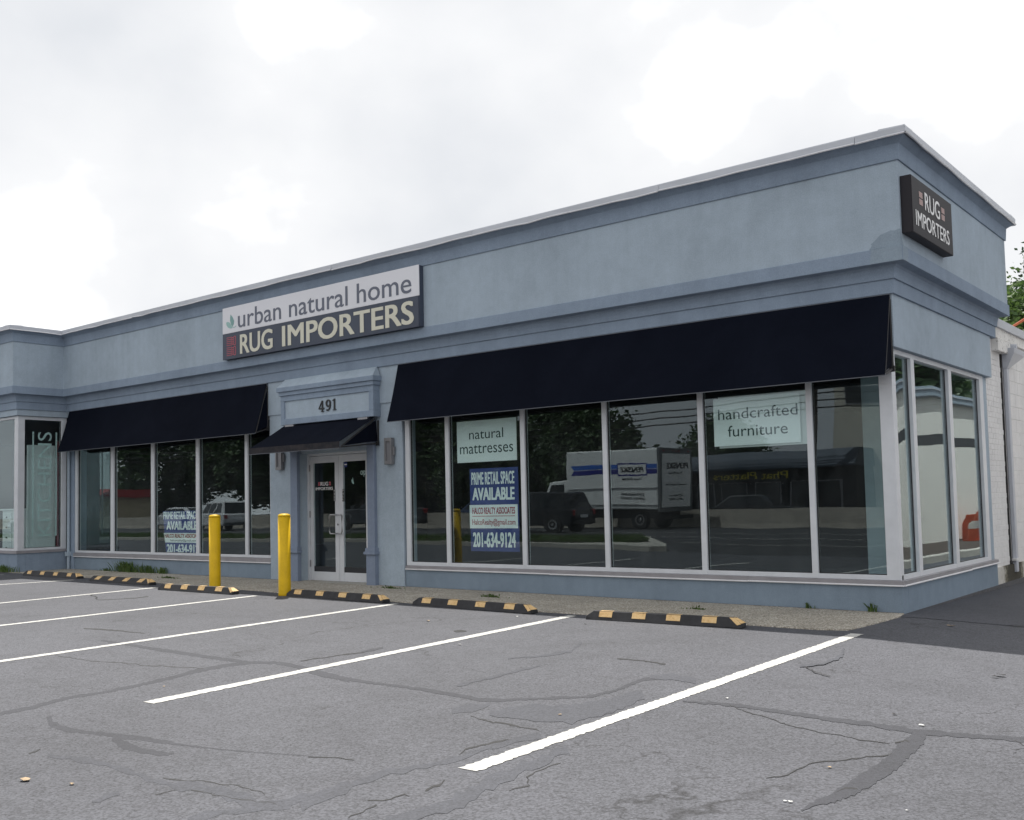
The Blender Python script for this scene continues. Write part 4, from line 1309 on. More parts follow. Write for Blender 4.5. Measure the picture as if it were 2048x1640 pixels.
# ------------------------------------------------------------------ wheel stops
def wheel_stop(pl_, pr_, label, slant=0.0):
    c = Vector(((pl_[0] + pr_[0]) / 2, (pl_[1] + pr_[1]) / 2, gz((pl_[0] + pr_[0]) / 2) + .001))
    d = Vector((pr_[0] - pl_[0], pr_[1] - pl_[1]))
    Ln = d.length
    t = empty("wheel_stop", c, math.atan2(d.y, d.x))
    tag(t, label, "wheel stop", "rubber wheel stops at the head of the stalls")
    h = Ln / 2
    W, H = .15, .105
    b = B()
    e_ = .09
    b.loft([[(-h, 0, 0), (-h, W, 0), (-h, W - .012, .045), (-h, .012, .045)],
            [(-h + e_, 0, 0), (-h + e_, W, 0), (-h + e_, W - .045, H), (-h + e_, .045, H)],
            [(h - e_, 0, 0), (h - e_, W, 0), (h - e_, W - .045, H), (h - e_, .045, H)],
            [(h, 0, 0), (h, W, 0), (h, W - .012, .045), (h, .012, .045)]])
    build("body", b, "rubber", t, .006, local=True)
    def fp(x, s, off=.002):       # point on the sloped front face
        y0, z0, y1, z1 = .014, .034, .045, H
        n = Vector((0, -(z1 - z0), (y1 - y0))).normalized()
        return (x, y0 + (y1 - y0) * s + n.y * off, z0 + (z1 - z0) * s + n.z * off)
    pw = .17
    for i in range(4):
        x0 = -h + .17 + i * (Ln - .34 - pw - .12) / 3.0
        b = B()
        A = [fp(x0, .08), fp(x0 + pw, .08), fp(x0 + pw + slant, .94), fp(x0 + slant, .94)]
        Bk = [fp(x0, .08, -.003), fp(x0 + pw, .08, -.003), fp(x0 + pw + slant, .94, -.003), fp(x0 + slant, .94, -.003)]
        b.add(A + Bk, [(0, 1, 2, 3), (4, 7, 6, 5), (0, 4, 5, 1), (1, 5, 6, 2), (2, 6, 7, 3), (3, 7, 4, 0)])
        b.add([(x0 + slant, .047, H + .002), (x0 + pw + slant, .047, H + .002), (x0 + pw + slant, W - .047, H + .002), (x0 + slant, W - .047, H + .002)], [(0, 1, 2, 3)])
        build("yellow_patch", b, "stop_yellow", t, local=True)
    b = B()
    b.add([(h - .004, .012, .050), (h - .004, W - .012, .050), (h - e_ - .005, W - .05, H + .003), (h - e_ - .005, .05, H + .003)], [(0, 1, 2, 3)])
    b.add([(h - .003, .009, .045), (h - e_ + .004, .042, H + .0005), (h - e_ - .06, .043, H + .0005), (h - .05, .006, .030)], [(0, 1, 2, 3)])
    build("yellow_end", b, "stop_yellow", t, local=True)
WS = [((-17.98, -1.632), (-15.63, -1.665), "leftmost wheel stop, in front of the projecting bay", 0),
      ((-14.83, -1.850), (-12.65, -1.905), "wheel stop with slanted yellow marks, second from the left", .10),
      ((-11.615, -2.384), (-9.60, -2.339), "wheel stop in front of the left yellow bollard", 0),
      ((-8.65, -2.031), (-6.45, -2.110), "wheel stop touching the right yellow bollard near the doors", 0),
      ((-5.93, -2.055), (-3.80, -2.163), "wheel stop in front of the blue banner window, second from the right", 0),
      ((-2.92, -2.255), (-1.01, -2.133), "nearest wheel stop, rightmost, with one worn yellow mark", 0)]
for w in WS: wheel_stop(*w)

# ------------------------------------------------------------------ bollards
for (x, y, lab) in ((-10.84, -1.78, "left yellow steel bollard, standing behind a wheel stop"), (-8.757, -1.97, "right yellow steel bollard, in front of the entrance pier")):
    t = empty("bollard", (x, y, 0))
    tag(t, lab, "bollard", "yellow bollards before the entrance")
    b = B()
    b.lathe([(.099, 0.0), (.099, gz(x) + .03), (.096, gz(x) + .04), (.096, 1.245)], 32, (x, y))
    build("post", b, "bollard_yellow", t, smooth=False)
    b = B()
    b.lathe([(.097, 1.244), (.097, 1.262), (.090, 1.276), (.07, 1.287), (.04, 1.293), (.008, 1.295)], 32, (x, y))
    build("cap", b, "bollard_yellow", t, smooth=True)
    for o_ in t.children:
        o_.data.polygons.foreach_set('use_smooth', [True] * len(o_.data.polygons))

# ------------------------------------------------------------------ white building behind
wb_ = empty("white_brick_building", (-4, 8, 0))
tag(wb_, "white painted brick and block building behind the shop with peeling eaves", "building")
b = B()
b.box(-.22, -.045, 4.41, 30, -.4, 3.80)
b.box(-.22, -.06, 4.66, 30, 3.80, 3.97)
b.box(-20, -.22, 29.8, 30, -.1, 3.97)
build("wall", b, "white_brick", wb_)
def brick_mesh(w, h, d):
    b = B()
    c = .003
    b.add([(0, 0, 0), (0, w, 0), (0, w, h), (0, 0, h), (d, c, c), (d, w - c, c), (d, w - c, h - c), (d, c, h - c)],
          [(4, 5, 6, 7), (0, 1, 5, 4), (1, 2, 6, 5), (2, 3, 7, 6), (3, 0, 4, 7)])
    me = bpy.data.meshes.new("brick")
    me.from_pydata(b.v, [], b.f)
    me.materials.append(MAT["white_brick"])
    return me
bm_, hm_ = brick_mesh(.1985, .0765, .006), brick_mesh(.0965, .0765, .006)
bl_, hl_ = brick_mesh(.3965, .2050, .006), brick_mesh(.1935, .2050, .006)
def lay(name, me, x, y, z, rr=.0015):
    o = bpy.data.objects.new(name, me)
    COL.objects.link(o)
    o.parent = wb_
    o.location = (x + rnd.uniform(-rr, rr) + 4, y - 8, z)
z = .30
k = 0
while z < 3.50:
    if k % 3 == 2:
        ys_ = [(4.412 + i * .1, hm_) for i in range(9)]
    else:
        ys_ = [(4.412 + (.1 if k % 2 else 0) + i * .203, bm_) for i in range(4 + (k % 2 == 0))]
        if k % 2: ys_ = [(4.412, hm_)] + ys_
        ys_ = [q for q in ys_ if q[0] < 5.28]
    for y, me in ys_: lay("brick", me, -.0455, y, z)
    z += .083
    k += 1
z = .26
k = 0
while z < 3.55:
    y = 5.47
    if k % 2:
        lay("block", hl_, -.0455, y, z)
        y += .198
    while y < 9.3:
        lay("block", bl_, -.0455, y, z)
        y += .40
    z += .2105
    k += 1
b = B()
b.box(-.05, -.010, 4.405, 12, -.4, .25)
build("parging", b, "stained_parging", wb_)
b = B()
b.box(-.05, .06, 4.86, 5.66, 3.585, 3.775)
build("lintel_board", b, "peeling_paint", wb_, .008)
b = B()
b.box(-.05, .035, 4.70, 30, 3.790, 3.955)
build("fascia_board", b, "peeling_paint", wb_, .005)
b = B()
b.box(-.2, .075, 4.72, 30, 3.950, 4.085)
build("coping", b, "coping_metal", wb_, .004)
b = B()
b.box(-.05, -.024, 5.355, 5.405, .25, 3.58)
build("joint_crack", b, "crack", wb_)
b = B()
b.box(-20, -.21, 4.3, 30, 3.9, 3.96)
build("roof", b, "roof_membrane", wb_)
ds = empty("downspout", (.06, 5.6, .1))
tag(ds, "pale grey downspout with a funnel head on the white building", "downspout")
b = B()
b.box(-.032, .030, 5.49, 5.61, .12, 3.38)
build("pipe", b, "downspout_metal", ds, .012)
b = B()
b.loft([[(-.032, 5.48, 3.36), (.035, 5.48, 3.36), (.035, 5.62, 3.36), (-.032, 5.62, 3.36)], [(-.032, 5.47, 3.39), (.05, 5.47, 3.39), (.05, 5.66, 3.39), (-.032, 5.66, 3.39)], [(-.032, 5.46, 3.60), (.15, 5.46, 3.60), (.15, 6.2, 3.60), (-.032, 6.2, 3.60)], [(-.032, 5.45, 3.68), (.16, 5.45, 3.68), (.16, 6.21, 3.68), (-.032, 6.21, 3.68)]])
build("conductor_head", b, "downspout_metal", ds, .006)
b = B()
b.tube([(.0, 5.75, 3.725), (.13, 5.75, 3.715)], .05, 14)
build("scupper_pipe", b, "downspout_metal", ds, smooth=False)
b = B()
b.box(-.03, .04, 5.42, 5.70, .30, .335)
build("strap", b, "white_brick", ds)
bo = empty("boom", (-1.7, 14, 5.2))
tag(bo, "thin orange boom slanting up behind the white building", "boom")
b = B()
b.tube([(-2.4, 14, 4.88), (-1.2, 14, 5.53), (-.2, 14, 6.08)], .032, 8)
build("arm", b, "orange_boom", bo)
b = B()
b.tube([(-2.4, 14, 4.9), (-2.4, 14, 3.96)], .06, 8)
build("mast", b, "orange_boom", bo)

# ------------------------------------------------------------------ trees and weeds
def crown_mesh(seed, rx, rz, clumps, leaves, size, mat, conifer=False):
    r = random.Random(seed)
    vs, fs = [], []
    for c in range(clumps):
        if conifer:
            h = r.random() ** 1.4
            rad = rx * (1 - h) * r.uniform(.5, 1.05) + .1
            a = r.uniform(0, 6.283)
            cc = Vector((rad * math.cos(a), rad * math.sin(a), -rz + 2 * rz * h))
            cr = .35 + .5 * (1 - h)
        else:
            while True:
                d = Vector((r.uniform(-1, 1), r.uniform(-1, 1), r.uniform(-1, 1)))
                if .15 < d.length < 1: break
            q = d.length ** .45
            d = d.normalized() * q
            cc = Vector((d.x * rx, d.y * rx, d.z * rz))
            cr = r.uniform(.45, .95) * rx * .30
        for l in range(leaves):
            p = cc + Vector((r.gauss(0, .5), r.gauss(0, .5), r.gauss(0, .38))) * cr
            s = size * r.uniform(.6, 1.3)
            u = Vector((r.uniform(-1, 1), r.uniform(-1, 1), r.uniform(-.6, .6))).normalized()
            w = u.cross(Vector((r.uniform(-1, 1), r.uniform(-1, 1), r.uniform(-1, 1)))).normalized() * s * .45
            u = u * s
            n = len(vs)
            vs += [tuple(p - u * .5), tuple(p + w * .6), tuple(p + u * .5), tuple(p - w * .6)]
            fs.append((n, n + 1, n + 2, n + 3))
    me = bpy.data.meshes.new("crown")
    me.from_pydata(vs, [], fs)
    me.materials.append(MAT[mat])
    return me
CROWNS = [crown_mesh(1, 2.4, 2.6, 210, 90, .26, "foliage_far"), crown_mesh(2, 2.6, 2.3, 210, 90, .26, "foliage_far"), crown_mesh(3, 2.3, 3.0, 210, 90, .26, "foliage_far"),
          crown_mesh(4, 1.7, 3.6, 220, 90, .19, "foliage_dark", True), crown_mesh(5, 2.9, 2.7, 420, 130, .15, "foliage")]
def trunk_mesh(seed, h, r0):
    r = random.Random(seed)
    b = B()
    pts = [(r.uniform(-.06, .06) * i, r.uniform(-.06, .06) * i, h * i / 6) for i in range(7)]
    b.tube(pts, [r0 * (1 - .11 * i) for i in range(7)], 9)
    for k in range(7):
        z0 = h * r.uniform(.45, .95)
        a = r.uniform(0, 6.283)
        L = r.uniform(.9, 1.8)
        b.tube([(0, 0, z0), (math.cos(a) * L * .5, math.sin(a) * L * .5, z0 + L * .45), (math.cos(a) * L, math.sin(a) * L, z0 + L * 1.0)], [r0 * .42, r0 * .28, r0 * .1], 6)
    me = bpy.data.meshes.new("trunk")
    me.from_pydata(b.v, [], b.f)
    me.materials.append(MAT["bark"])
    return me
TRUNKS = [trunk_mesh(i, 4.2, .20) for i in range(3)]
def tree(x, y, h, ci, label, sc=1.0, group=None):
    t = empty("tree", (x, y, 0))
    tag(t, label, "tree", group)
    c = bpy.data.objects.new("crown", CROWNS[ci])
    COL.objects.link(c)
    c.parent = t
    rz = (2.6, 2.3, 3.0, 3.6, 2.7)[ci]
    c.location = (0, 0, h - rz * sc)
    c.scale = (sc, sc, sc)
    c.rotation_euler = (0, 0, rnd.uniform(0, 6.28))
    k_ = bpy.data.objects.new("trunk", TRUNKS[ci % 3])
    COL.objects.link(k_)
    k_.parent = t
    k_.scale = (sc, sc, (h - rz * sc * .8) / 4.2)
    return t
tree(-4.4, 26.0, 8.45, 4, "bright leafy tree right behind the white building", 1.35)
tree(-4.6, 33.0, 11.0, 3, "dark narrow evergreen rising behind the leafy tree", 1.15)
tree(-1.2, 36.0, 10.6, 3, "second dark evergreen, farther right behind the leafy tree", 1.2)
tree(-6.6, 30.0, 9.2, 3, "dark evergreen whose tip shows beside the parapet end", 1.0)
g = "trees across the road reflected in the shop windows"
LT = ["tree reflected just left of the box truck", "tree reflected above the black car", "dark tree reflected behind the natural mattresses poster", "tree reflected at the edge of the right windows by the lamp",
      "tree reflected in the right door", "dark tree reflected in the left door", "tall tree reflected in the pane left of the entrance pier", "tall tree reflected above the white car",
      "dark tall tree reflected above the small blue banner", "small tree reflected over the roof of the box truck"]
for i, (x, y, h, ci, sc) in enumerate([(-33, -43, 7.4, 0, 1.3), (-38, -46, 8.0, 1, 1.4), (-43.5, -44, 8.4, 2, 1.45), (-49, -47, 9.4, 0, 1.6), (-55, -44, 10.0, 1, 1.75), (-62, -47, 11.0, 2, 1.8), (-69, -45, 11.5, 0, 1.9), (-77, -48, 12, 1, 2.0), (-88, -47, 12, 2, 2.0), (-28.5, -52, 6.8, 1, 1.1)]):
    tree(x, y, h, ci, LT[i], sc, g)
for i, (x, y, h, ci, sc) in enumerate([(11, 16, 9.5, 0, 1.6), (12.5, 23, 10, 1, 1.7), (11, 30, 10.5, 2, 1.7), (12.5, 38, 10, 1, 1.8)]):
    tree(x, y, h, ci, ("nearest tree over the striped neighbouring wall", "second tree over the striped neighbouring wall", "third, darker tree over the striped neighbouring wall", "farthest tree over the striped neighbouring wall")[i], sc, "trees behind the neighbouring wall")

def weed(x, y, z, n, h, spread, seed, label):
    r = random.Random(seed)
    z = gz(x) + .011
    t = empty("weed", (x, y, z))
    tag(t, label, "weed", "weeds along the wall foot")
    b = B()
    for i in range(n):
        a = r.uniform(0, 6.283)
        d = spread * abs(r.gauss(0, .45))
        bx, by = x + d * math.cos(a) * 1.6, y - abs(d * math.sin(a)) * .45
        hh = h * r.uniform(.4, 1.1)
        lx, ly = r.gauss(0, .45) * hh, -abs(r.gauss(0, .3)) * hh
        w = r.uniform(.004, .010)
        p = [Vector((bx + lx * t_ ** 1.6, by + ly * t_ ** 1.6, z + hh * t_)) for t_ in (0, .4, .75, 1)]
        q = Vector((w, 0, 0)) if r.random() < .5 else Vector((w * .6, w * .8, 0))
        n0 = len(b.v)
        b.v += [tuple(p[0] - q), tuple(p[0] + q), tuple(p[1] - q), tuple(p[1] + q), tuple(p[2] - q * .7), tuple(p[2] + q * .7), tuple(p[3])]
        b.f += [(n0, n0 + 1, n0 + 3, n0 + 2), (n0 + 2, n0 + 3, n0 + 5, n0 + 4), (n0 + 4, n0 + 5, n0 + 6)]
        if r.random() < .6:
            c = p[2]
            u = Vector((r.uniform(-1, 1), r.uniform(-1, .2), r.uniform(-.2, .6))).normalized() * r.uniform(.02, .05)
            s_ = u.cross(Vector((0, 0, 1))) * .5
            n0 = len(b.v)
            b.v += [tuple(c), tuple(c + u * .5 + s_), tuple(c + u), tuple(c + u * .5 - s_)]
            b.f += [(n0, n0 + 1, n0 + 2, n0 + 3)]
    build("leaves", b, "grass_blade", t)
weed(-16.45, -.03, .02, 230, .25, .42, 1, "bushiest green weed under the left windows")
weed(-15.65, -.03, .02, 110, .17, .28, 2, "sparse green weed just right of the bushiest one")
weed(-15.1, -.04, .02, 60, .15, .18, 3, "small weed third from the left under the left windows")
weed(-17.35, -.05, .02, 40, .07, .25, 4, "low weed at the foot of the inner corner")
weed(-19.6, -1.24, .02, 150, .17, .5, 5, "grassy weed at the foot of the projecting bay")
weed(-13.8, -.75, .022, 70, .035, .28, 6, "flat weed lying on the walk behind the second wheel stop")
weed(-8.05, -.36, .022, 70, .03, .22, 7, "flat weed on the walk near the right door pilaster")
weed(-5.58, -.75, .022, 60, .035, .16, 8, "tiny weed on the walk below the blue banner")
weed(-1.14, -.02, .022, 12, .075, .04, 9, "tiny weed at the wall foot, second from the shop's corner")
weed(-.36, -.03, .022, 16, .11, .05, 10, "small upright weed at the wall foot by the shop's corner")
weed(-2.27, -.75, .022, 40, .025, .14, 11, "flat weed on the walk behind the nearest wheel stop")

# ------------------------------------------------------------------ litter on the asphalt
def leaf_litter(x, y, s, mat, label, cat, seed):
    r = random.Random(seed)
    b = B()
    n = 7
    pts = []
    for k in range(n):
        a = 6.283 * k / n
        pts.append((x + math.cos(a) * s * r.uniform(.6, 1.2), y + math.sin(a) * s * r.uniform(.4, .9), .006 + gz(x, y) + r.uniform(0, s * .35)))
    b.add(pts + [(x, y, .007 + gz(x, y) + s * .15)], [(k, (k + 1) % n, n) for k in range(n)])
    b.add([(p[0], p[1], p[2] - .0015) for p in pts] + [(x, y, .0055 + gz(x, y) + s * .15)], [((k + 1) % n, k, n) for k in range(n)])
    o = build("fallen_leaf" if cat == "leaf" else "litter", b, mat)
    tag(o, label, cat)
leaf_litter(-1.467, -9.529, 0.034, "litter_tan", "largest pale tan leaf lying at the lower left of the lot", "leaf", 0)
leaf_litter(-1.186, -9.428, 0.019, "litter_tan", "small tan leaf right of the largest one at the lower left", "leaf", 1)
leaf_litter(-3.280, -7.565, 0.011, "litter_tan", "tiny tan leaf in the stall between the two front white lines", "leaf", 2)
leaf_litter(-2.803, -4.604, 0.022, "litter_white", "white scrap of paper in the middle of the second stall from the right", "litter", 3)
leaf_litter(-4.421, -3.335, 0.031, "litter_tan", "brown leaf just in front of the second wheel stop from the right", "leaf", 4)
leaf_litter(-0.091, -6.689, 0.015, "litter_tan", "tan leaf on the worn asphalt beside the nearest white line", "leaf", 5)
leaf_litter(0.726, -0.771, 0.043, "litter_tan", "pale leaf on the shaded driveway near the shop corner", "leaf", 6)
leaf_litter(1.675, -5.512, 0.019, "litter_tan", "small tan leaf on the open asphalt at the right", "leaf", 7)
leaf_litter(1.908, -5.741, 0.022, "litter_white", "white scrap next to the long sealed crack at the right", "litter", 8)
leaf_litter(1.871, -7.644, 0.011, "litter_white", "left of two white specks near the bottom right", "litter", 9)
leaf_litter(1.897, -7.643, 0.012, "litter_white", "right of two white specks near the bottom right", "litter", 10)
leaf_litter(0.564, -5.611, 0.015, "litter_white", "white speck right of the nearest line where a crack starts", "litter", 11)
leaf_litter(1.820, -6.970, 0.014, "litter_tan", "brown speck of leaf left of the wide sealed patch at the right", "leaf", 12)
leaf_litter(2.361, -7.476, 0.009, "litter_white", "white speck at the very bottom right", "litter", 13)
leaf_litter(1.837, -3.516, 0.046, "litter_dark", "larger black lump near the shadow edge at the far right", "litter", 14)
leaf_litter(1.819, -3.606, 0.025, "litter_dark", "smaller black lump beside the larger one at the far right", "litter", 15)
leaf_litter(-3.788, -2.452, 0.025, "litter_white", "white scrap at the right end of the second wheel stop from the right", "litter", 16)
leaf_litter(-2.969, -2.640, 0.015, "litter_white", "white speck near the far end of the second white line from the right", "litter", 17)
leaf_litter(-2.652, -2.649, 0.019, "litter_dark", "dark speck left of the nearest wheel stop", "litter", 18)


# ------------------------------------------------------------------ across the road (seen in the glass)
b = B()
b.add([(-150, -29.9, .049), (-15, -29.9, .049), (-15, -17.3, .049), (-150, -17.3, .049)], [(0, 1, 2, 3)])
b.add([(-15, -29.9, .049), (0, -29.9, .004), (0, -17.3, .004), (-13.5, -17.3, .0445), (-15, -17.3, .049)], [(0, 1, 2, 3, 4)])
b.add([(-13.5, -17.3, .0445), (0, -17.3, .004), (0, -10.8, .004), (-9, -10.8, .031)], [(0, 1, 2, 3)])
b.add([(0, -29.9, .004), (60, -29.9, .004), (60, -10.8, .004), (0, -10.8, .004), (0, -17.3, .004)], [(0, 1, 2, 3, 4)])
rd = build("road", b, "asphalt_road")
tag(rd, "dark asphalt road beyond the lot, reflected in the glass", kind='structure')
for y0, xs_ in ((-15.4, (-11.6, 0, 60)), (-19.5, (-150, -15, 0, 60)), (-23.6, (-150, -15, 0, 60))):
    strips("lane_line", xs_, y0 - .06, y0 + .06, .008, "line_paint", rd)
isl = [(-150, -17.2), (-13.8, -17.2), (-10.2, -12.2), (-9.45, -10.9), (-9.9, -10.75), (-11.2, -11.3), (-14, -12.1), (-22, -13.2), (-60, -13.4), (-150, -13.4)]
b = B()
b.prism(isl, 'z', -.05, .165)
kb = tag(build("kerb", b, "curb_concrete"), "pale concrete kerb around the grass strip by the road", kind='structure')
cxm = [( -150, -17.0), (-13.9, -17.0), (-11.2, -13.0), (-14.4, -12.5), (-22.2, -13.45), (-60, -13.6), (-150, -13.6)]
verge = sheet("verge_soil", cxm, .169, "mulch")
r = random.Random(5)
vs, fs = [], []
for i in range(26000):
    x = -11.5 - 55 * r.random() ** 1.5
    lo, hi = -16.95, (-13.5 if x < -22 else -12.75)
    if x > -13.9: lo = -16.9 + (x + 13.9) * 1.45
    if lo > hi: continue
    y = r.uniform(lo, hi)
    h = r.uniform(.06, .15)
    a = r.uniform(0, 6.283)
    w = Vector((math.cos(a), math.sin(a), 0)) * .014
    n = len(vs)
    vs += [(x - w.x, y - w.y, .169), (x + w.x, y + w.y, .169), (x + r.gauss(0, .03), y + r.gauss(0, .03), .169 + h)]
    fs.append((n, n + 1, n + 2))
tag(build("grass", (vs, fs), "grass_blade"), "green grass on the roadside strip, reflected in the windows", kind='stuff')
bw = B()
bw.prism([(-30.35, 0), (-30.8, .0), (-30.72, .25), (-30.64, .88), (-30.5, .88), (-30.42, .25)], 'x', -120, 40)
tag(build("concrete_barrier", bw, "barrier_concrete"), "long low concrete road barrier reflected in the shop windows", "barrier")

def wheel(parent, x, y, r_, w):
    o_ = 1 if y > 0 else -1
    b = B()
    n = 20
    rings = [[(x + q * math.cos(6.2832 * k / n), y + o_ * d, r_ + q * math.sin(6.2832 * k / n)) for k in range(n)] for q, d in ((r_ * .6, -w), (r_ * .96, -w), (r_, -w * .85), (r_, -.03), (r_ * .95, .0), (r_ * .62, .0))]
    b.loft(rings)
    wo = build("wheel", b, "tyre", parent, local=True)
    b = B()
    rings = [[(x + q * math.cos(6.2832 * k / n), y + o_ * d, r_ + q * math.sin(6.2832 * k / n)) for k in range(n)] for q, d in ((r_ * .61, -.02), (r_ * .58, .008), (r_ * .2, -.01), (r_ * .15, .012), (.005, .012))]
    b.loft(rings)
    build("rim", b, "rim", wo, local=True)
def car(name, label, x, y, rz, col, kind, cat="car", group=None):
    t = empty(name, (x, y, gz(x) + .005), rz)
    tag(t, label, cat, group)
    if kind == 'suv': L, W, H, belt, hood, cf, cr, tf, tr_ = 2.35, .95, 1.74, 1.02, .98, .95, -2.25, .15, -1.95
    elif kind == 'sedan': L, W, H, belt, hood, cf, cr, tf, tr_ = 2.4, .91, 1.45, .93, .88, .95, -1.85, .1, -1.05
    else: L, W, H, belt, hood, cf, cr, tf, tr_ = 2.85, 1.0, 1.88, 1.15, 1.12, 1.15, -.75, .45, -.55
    prof = [(-L, .45), (-L - .02, .68), (-L + .03, belt - .03), (cr, belt), (cf, belt), (L - .45, hood - .06), (L - .05, hood - .22), (L + .02, .55), (L - .08, .30), (-L + .1, .30)]
    b = B()
    rings = []
    for yy, k, dz in ((-W, .985, -.05), (-W * .93, 1.0, 0.0), (W * .93, 1.0, 0.0), (W, .985, -.05)):
        rings.append([(px_ * k, yy, .62 + (pz - .62) * (1 + dz)) for px_, pz in prof])
    b.loft(rings)
    build("body", b, col, t, .05, local=True)
    def cab(inset, z0, z1, f0, r0, f1, r1, w0, w1):
        return [(r0, -w0, z0), (f0, -w0, z0), (f0, w0, z0), (r0, w0, z0), (r1, -w1, z1), (f1, -w1, z1), (f1, w1, z1), (r1, w1, z1)]
    F6 = [(0, 3, 2, 1), (4, 5, 6, 7), (0, 1, 5, 4), (1, 2, 6, 5), (2, 3, 7, 6), (3, 0, 4, 7)]
    w0, w1 = W * .93, W * .76
    b = B()
    b.add(cab(0, belt - .04, H, cf, cr, tf, tr_, w0, w1), F6)
    cb = build("cabin", b, col, t, .06, local=True)
    def P(a, h, s):        # point on the cabin side
        z = belt + .05 + (H - belt - .15) * h
        k = (z - belt + .04) / (H - belt + .04)
        xr = cr + (tr_ - cr) * k
        xf = cf + (tf - cf) * k
        return (xr + (xf - xr) * a, s * (w0 + (w1 - w0) * k + .008), z)
    for s in (-1, 1):
        segs = ((.08, .34), (.38, .62), (.65, .93)) if kind == 'suv' else (((.12, .5), (.54, .93)) if kind == 'sedan' else ((.12, .46), (.5, .9)))
        for a0, a1 in segs:
            q = [P(a0, 0, s), P(a1, 0, s), P(a1, 1, s), P(a0, 1, s)]
            b = B()
            b.add(q + [(p[0], p[1] - s * .03, p[2]) for p in q], [(0, 1, 2, 3), (4, 7, 6, 5), (0, 4, 5, 1), (1, 5, 6, 2), (2, 6, 7, 3), (3, 7, 4, 0)])
            build("window", b, "car_glass", t, local=True)
        b = B()
        b.box(cf - .15, cf - .02, s * (W + .02) - (.16 if s < 0 else 0), s * (W + .02) + (.16 if s > 0 else 0), belt, belt + .15)
        build("mirror", b, col, t, .02, local=True)
    for nm, f in (("windscreen", 1), ("rear_window", 0)):
        xa = (cf, tf) if f else (cr, tr_)
        o_ = .01 if f else -.01
        q = []
        for h, s in ((.08, -1), (.08, 1), (.9, 1), (.9, -1)):
            q.append((xa[0] + (xa[1] - xa[0]) * h + o_, s * (w0 + (w1 - w0) * h) * .9, belt - .04 + (H - belt + .04) * h + .01))
        b = B()
        b.add(q + [(p[0] - o_ * 3, p[1], p[2]) for p in q], [(0, 1, 2, 3), (4, 7, 6, 5), (0, 4, 5, 1), (1, 5, 6, 2), (2, 6, 7, 3), (3, 7, 4, 0)])
        build(nm, b, "car_glass", t, local=True)
    rw = .36 if kind != 'sedan' else .33
    for xx in (-L * .60, L * .62):
        for s in (-1, 1):
            b = B()
            b.tube([(xx, s * (W - .2), rw + .01), (xx, s * (W + .004), rw + .01)], rw * 1.16, 20)
            build("wheel_arch", b, "chassis", t, local=True)
            wheel(t, xx, s * (W + .012), rw, .22)
    for s in (-1, 1):
        b = B()
        b.box(-L - .035, -L + .1, s * W * .92 - .16 * (s > 0) - 0 * s, s * W * .92 + .16 * (s < 0), belt - .30, belt - .06)
        build("tail_light", b, "tail_red", t, .02, local=True)
        b = B()
        b.box(L - .22, L + .015, s * W * .9 - .26 * (s > 0), s * W * .9 + .26 * (s < 0), hood - .38, hood - .22)
        build("headlight", b, "headlight_clear", t, .02, local=True)
    b = B()
    b.box(-L - .05, -L, -.26, .26, .62, .75)
    build("number_plate", b, "sign_white", t, local=True)
    b = B()
    for k in range(4): b.box(L - .05, L + .03, -.42, .42, .48 + k * .07, .51 + k * .07)
    build("grille", b, "rim", t, local=True)
    b = B()
    b.box(-L - .06, -L + .15, -W * .9, W * .9, .34, .50)
    b.box(L - .2, L + .05, -W * .9, W * .9, .28, .42)
    build("bumper", b, "car_grey" if col == "car_white" else "chassis", t, .03, local=True)
    return t
PI = math.pi
car("suv", "black sport utility car on the road beside the box truck, reflected in the glass", -23.7, -24.3, PI - .05, "car_black", 'suv')
car("suv", "white sport utility car seen from behind, reflected in the left windows", -50.5, -26.6, PI + .25, "car_white", 'suv')
car("sedan", "white sedan passing left, reflected beside the entrance", -57.5, -28.2, PI, "car_white", 'sedan')
car("sedan", "second white sedan farther back, reflected at the pane edge", -66.0, -24.6, PI, "car_white", 'sedan')
car("pickup_truck", "dark pickup reflected in the entrance doors", -37.5, -27.6, PI - .1, "car_grey", 'pickup', "pickup")
car("sedan", "blue parked car reflected behind the natural mattresses window", -36.0, -36.0, .2, "car_blue", 'sedan')
car("sedan", "dark sedan with a bright grille parked by the dark restaurant", -17.2, -33.2, -.25, "car_black", 'sedan')

# box truck
tk = empty("box_truck", (-21.9, -28.4, .05), PI + .06)
tag(tk, "white rental box truck with blue stripes, reflected in the corner windows", "truck")
def tb(name, mat, *a, bev=.0, parent=None):
    b = B()
    b.box(*a)
    return build(name, b, mat, parent or tk, bev, local=True)
W = 1.22
cb = tb("cargo_box", "truck_white", -2.9, 2.3, -W, W, .92, 3.62, bev=.05)
tb("rear_frame", "truck_grey", -3.0, -2.905, -W - .01, W + .01, .80, 3.63)
tb("rear_door", "truck_white", -3.03, -3.001, -W + .17, W - .17, 1.0, 3.38)
for zz in (1.12, 1.88): tb("side_rail", "rim", -2.9, 2.28, W, W + .03, zz - .025, zz + .025)
for zz in (1.12, 1.88): tb("side_rail", "rim", -2.9, 2.28, -W - .03, -W, zz - .025, zz + .025)
for (z0, z1, mt, u1) in ((2.76, 2.96, "truck_lightblue", 2.05), (2.53, 2.735, "truck_blue", 2.05)):
    b = B()
    b.prism([(-2.86, z0), (u1 - (.0 if z0 < 2.7 else .15), z0), (u1 - (.15 if z0 < 2.7 else .0) - (.0 if z0 > 2.7 else 0), z1), (-2.86, z1)], 'y', -W - .004, -W - .001)
    build("stripe", b, mt, cb, local=True)
tb("logo_plate", "truck_blue", -2.42, -.82, -W - .008, -W - .004, 2.44, 3.02, bev=.0, parent=cb)
lg = tb("logo_plate", "truck_white", -2.37, -.87, -W - .011, -W - .008, 2.50, 2.96, parent=cb)
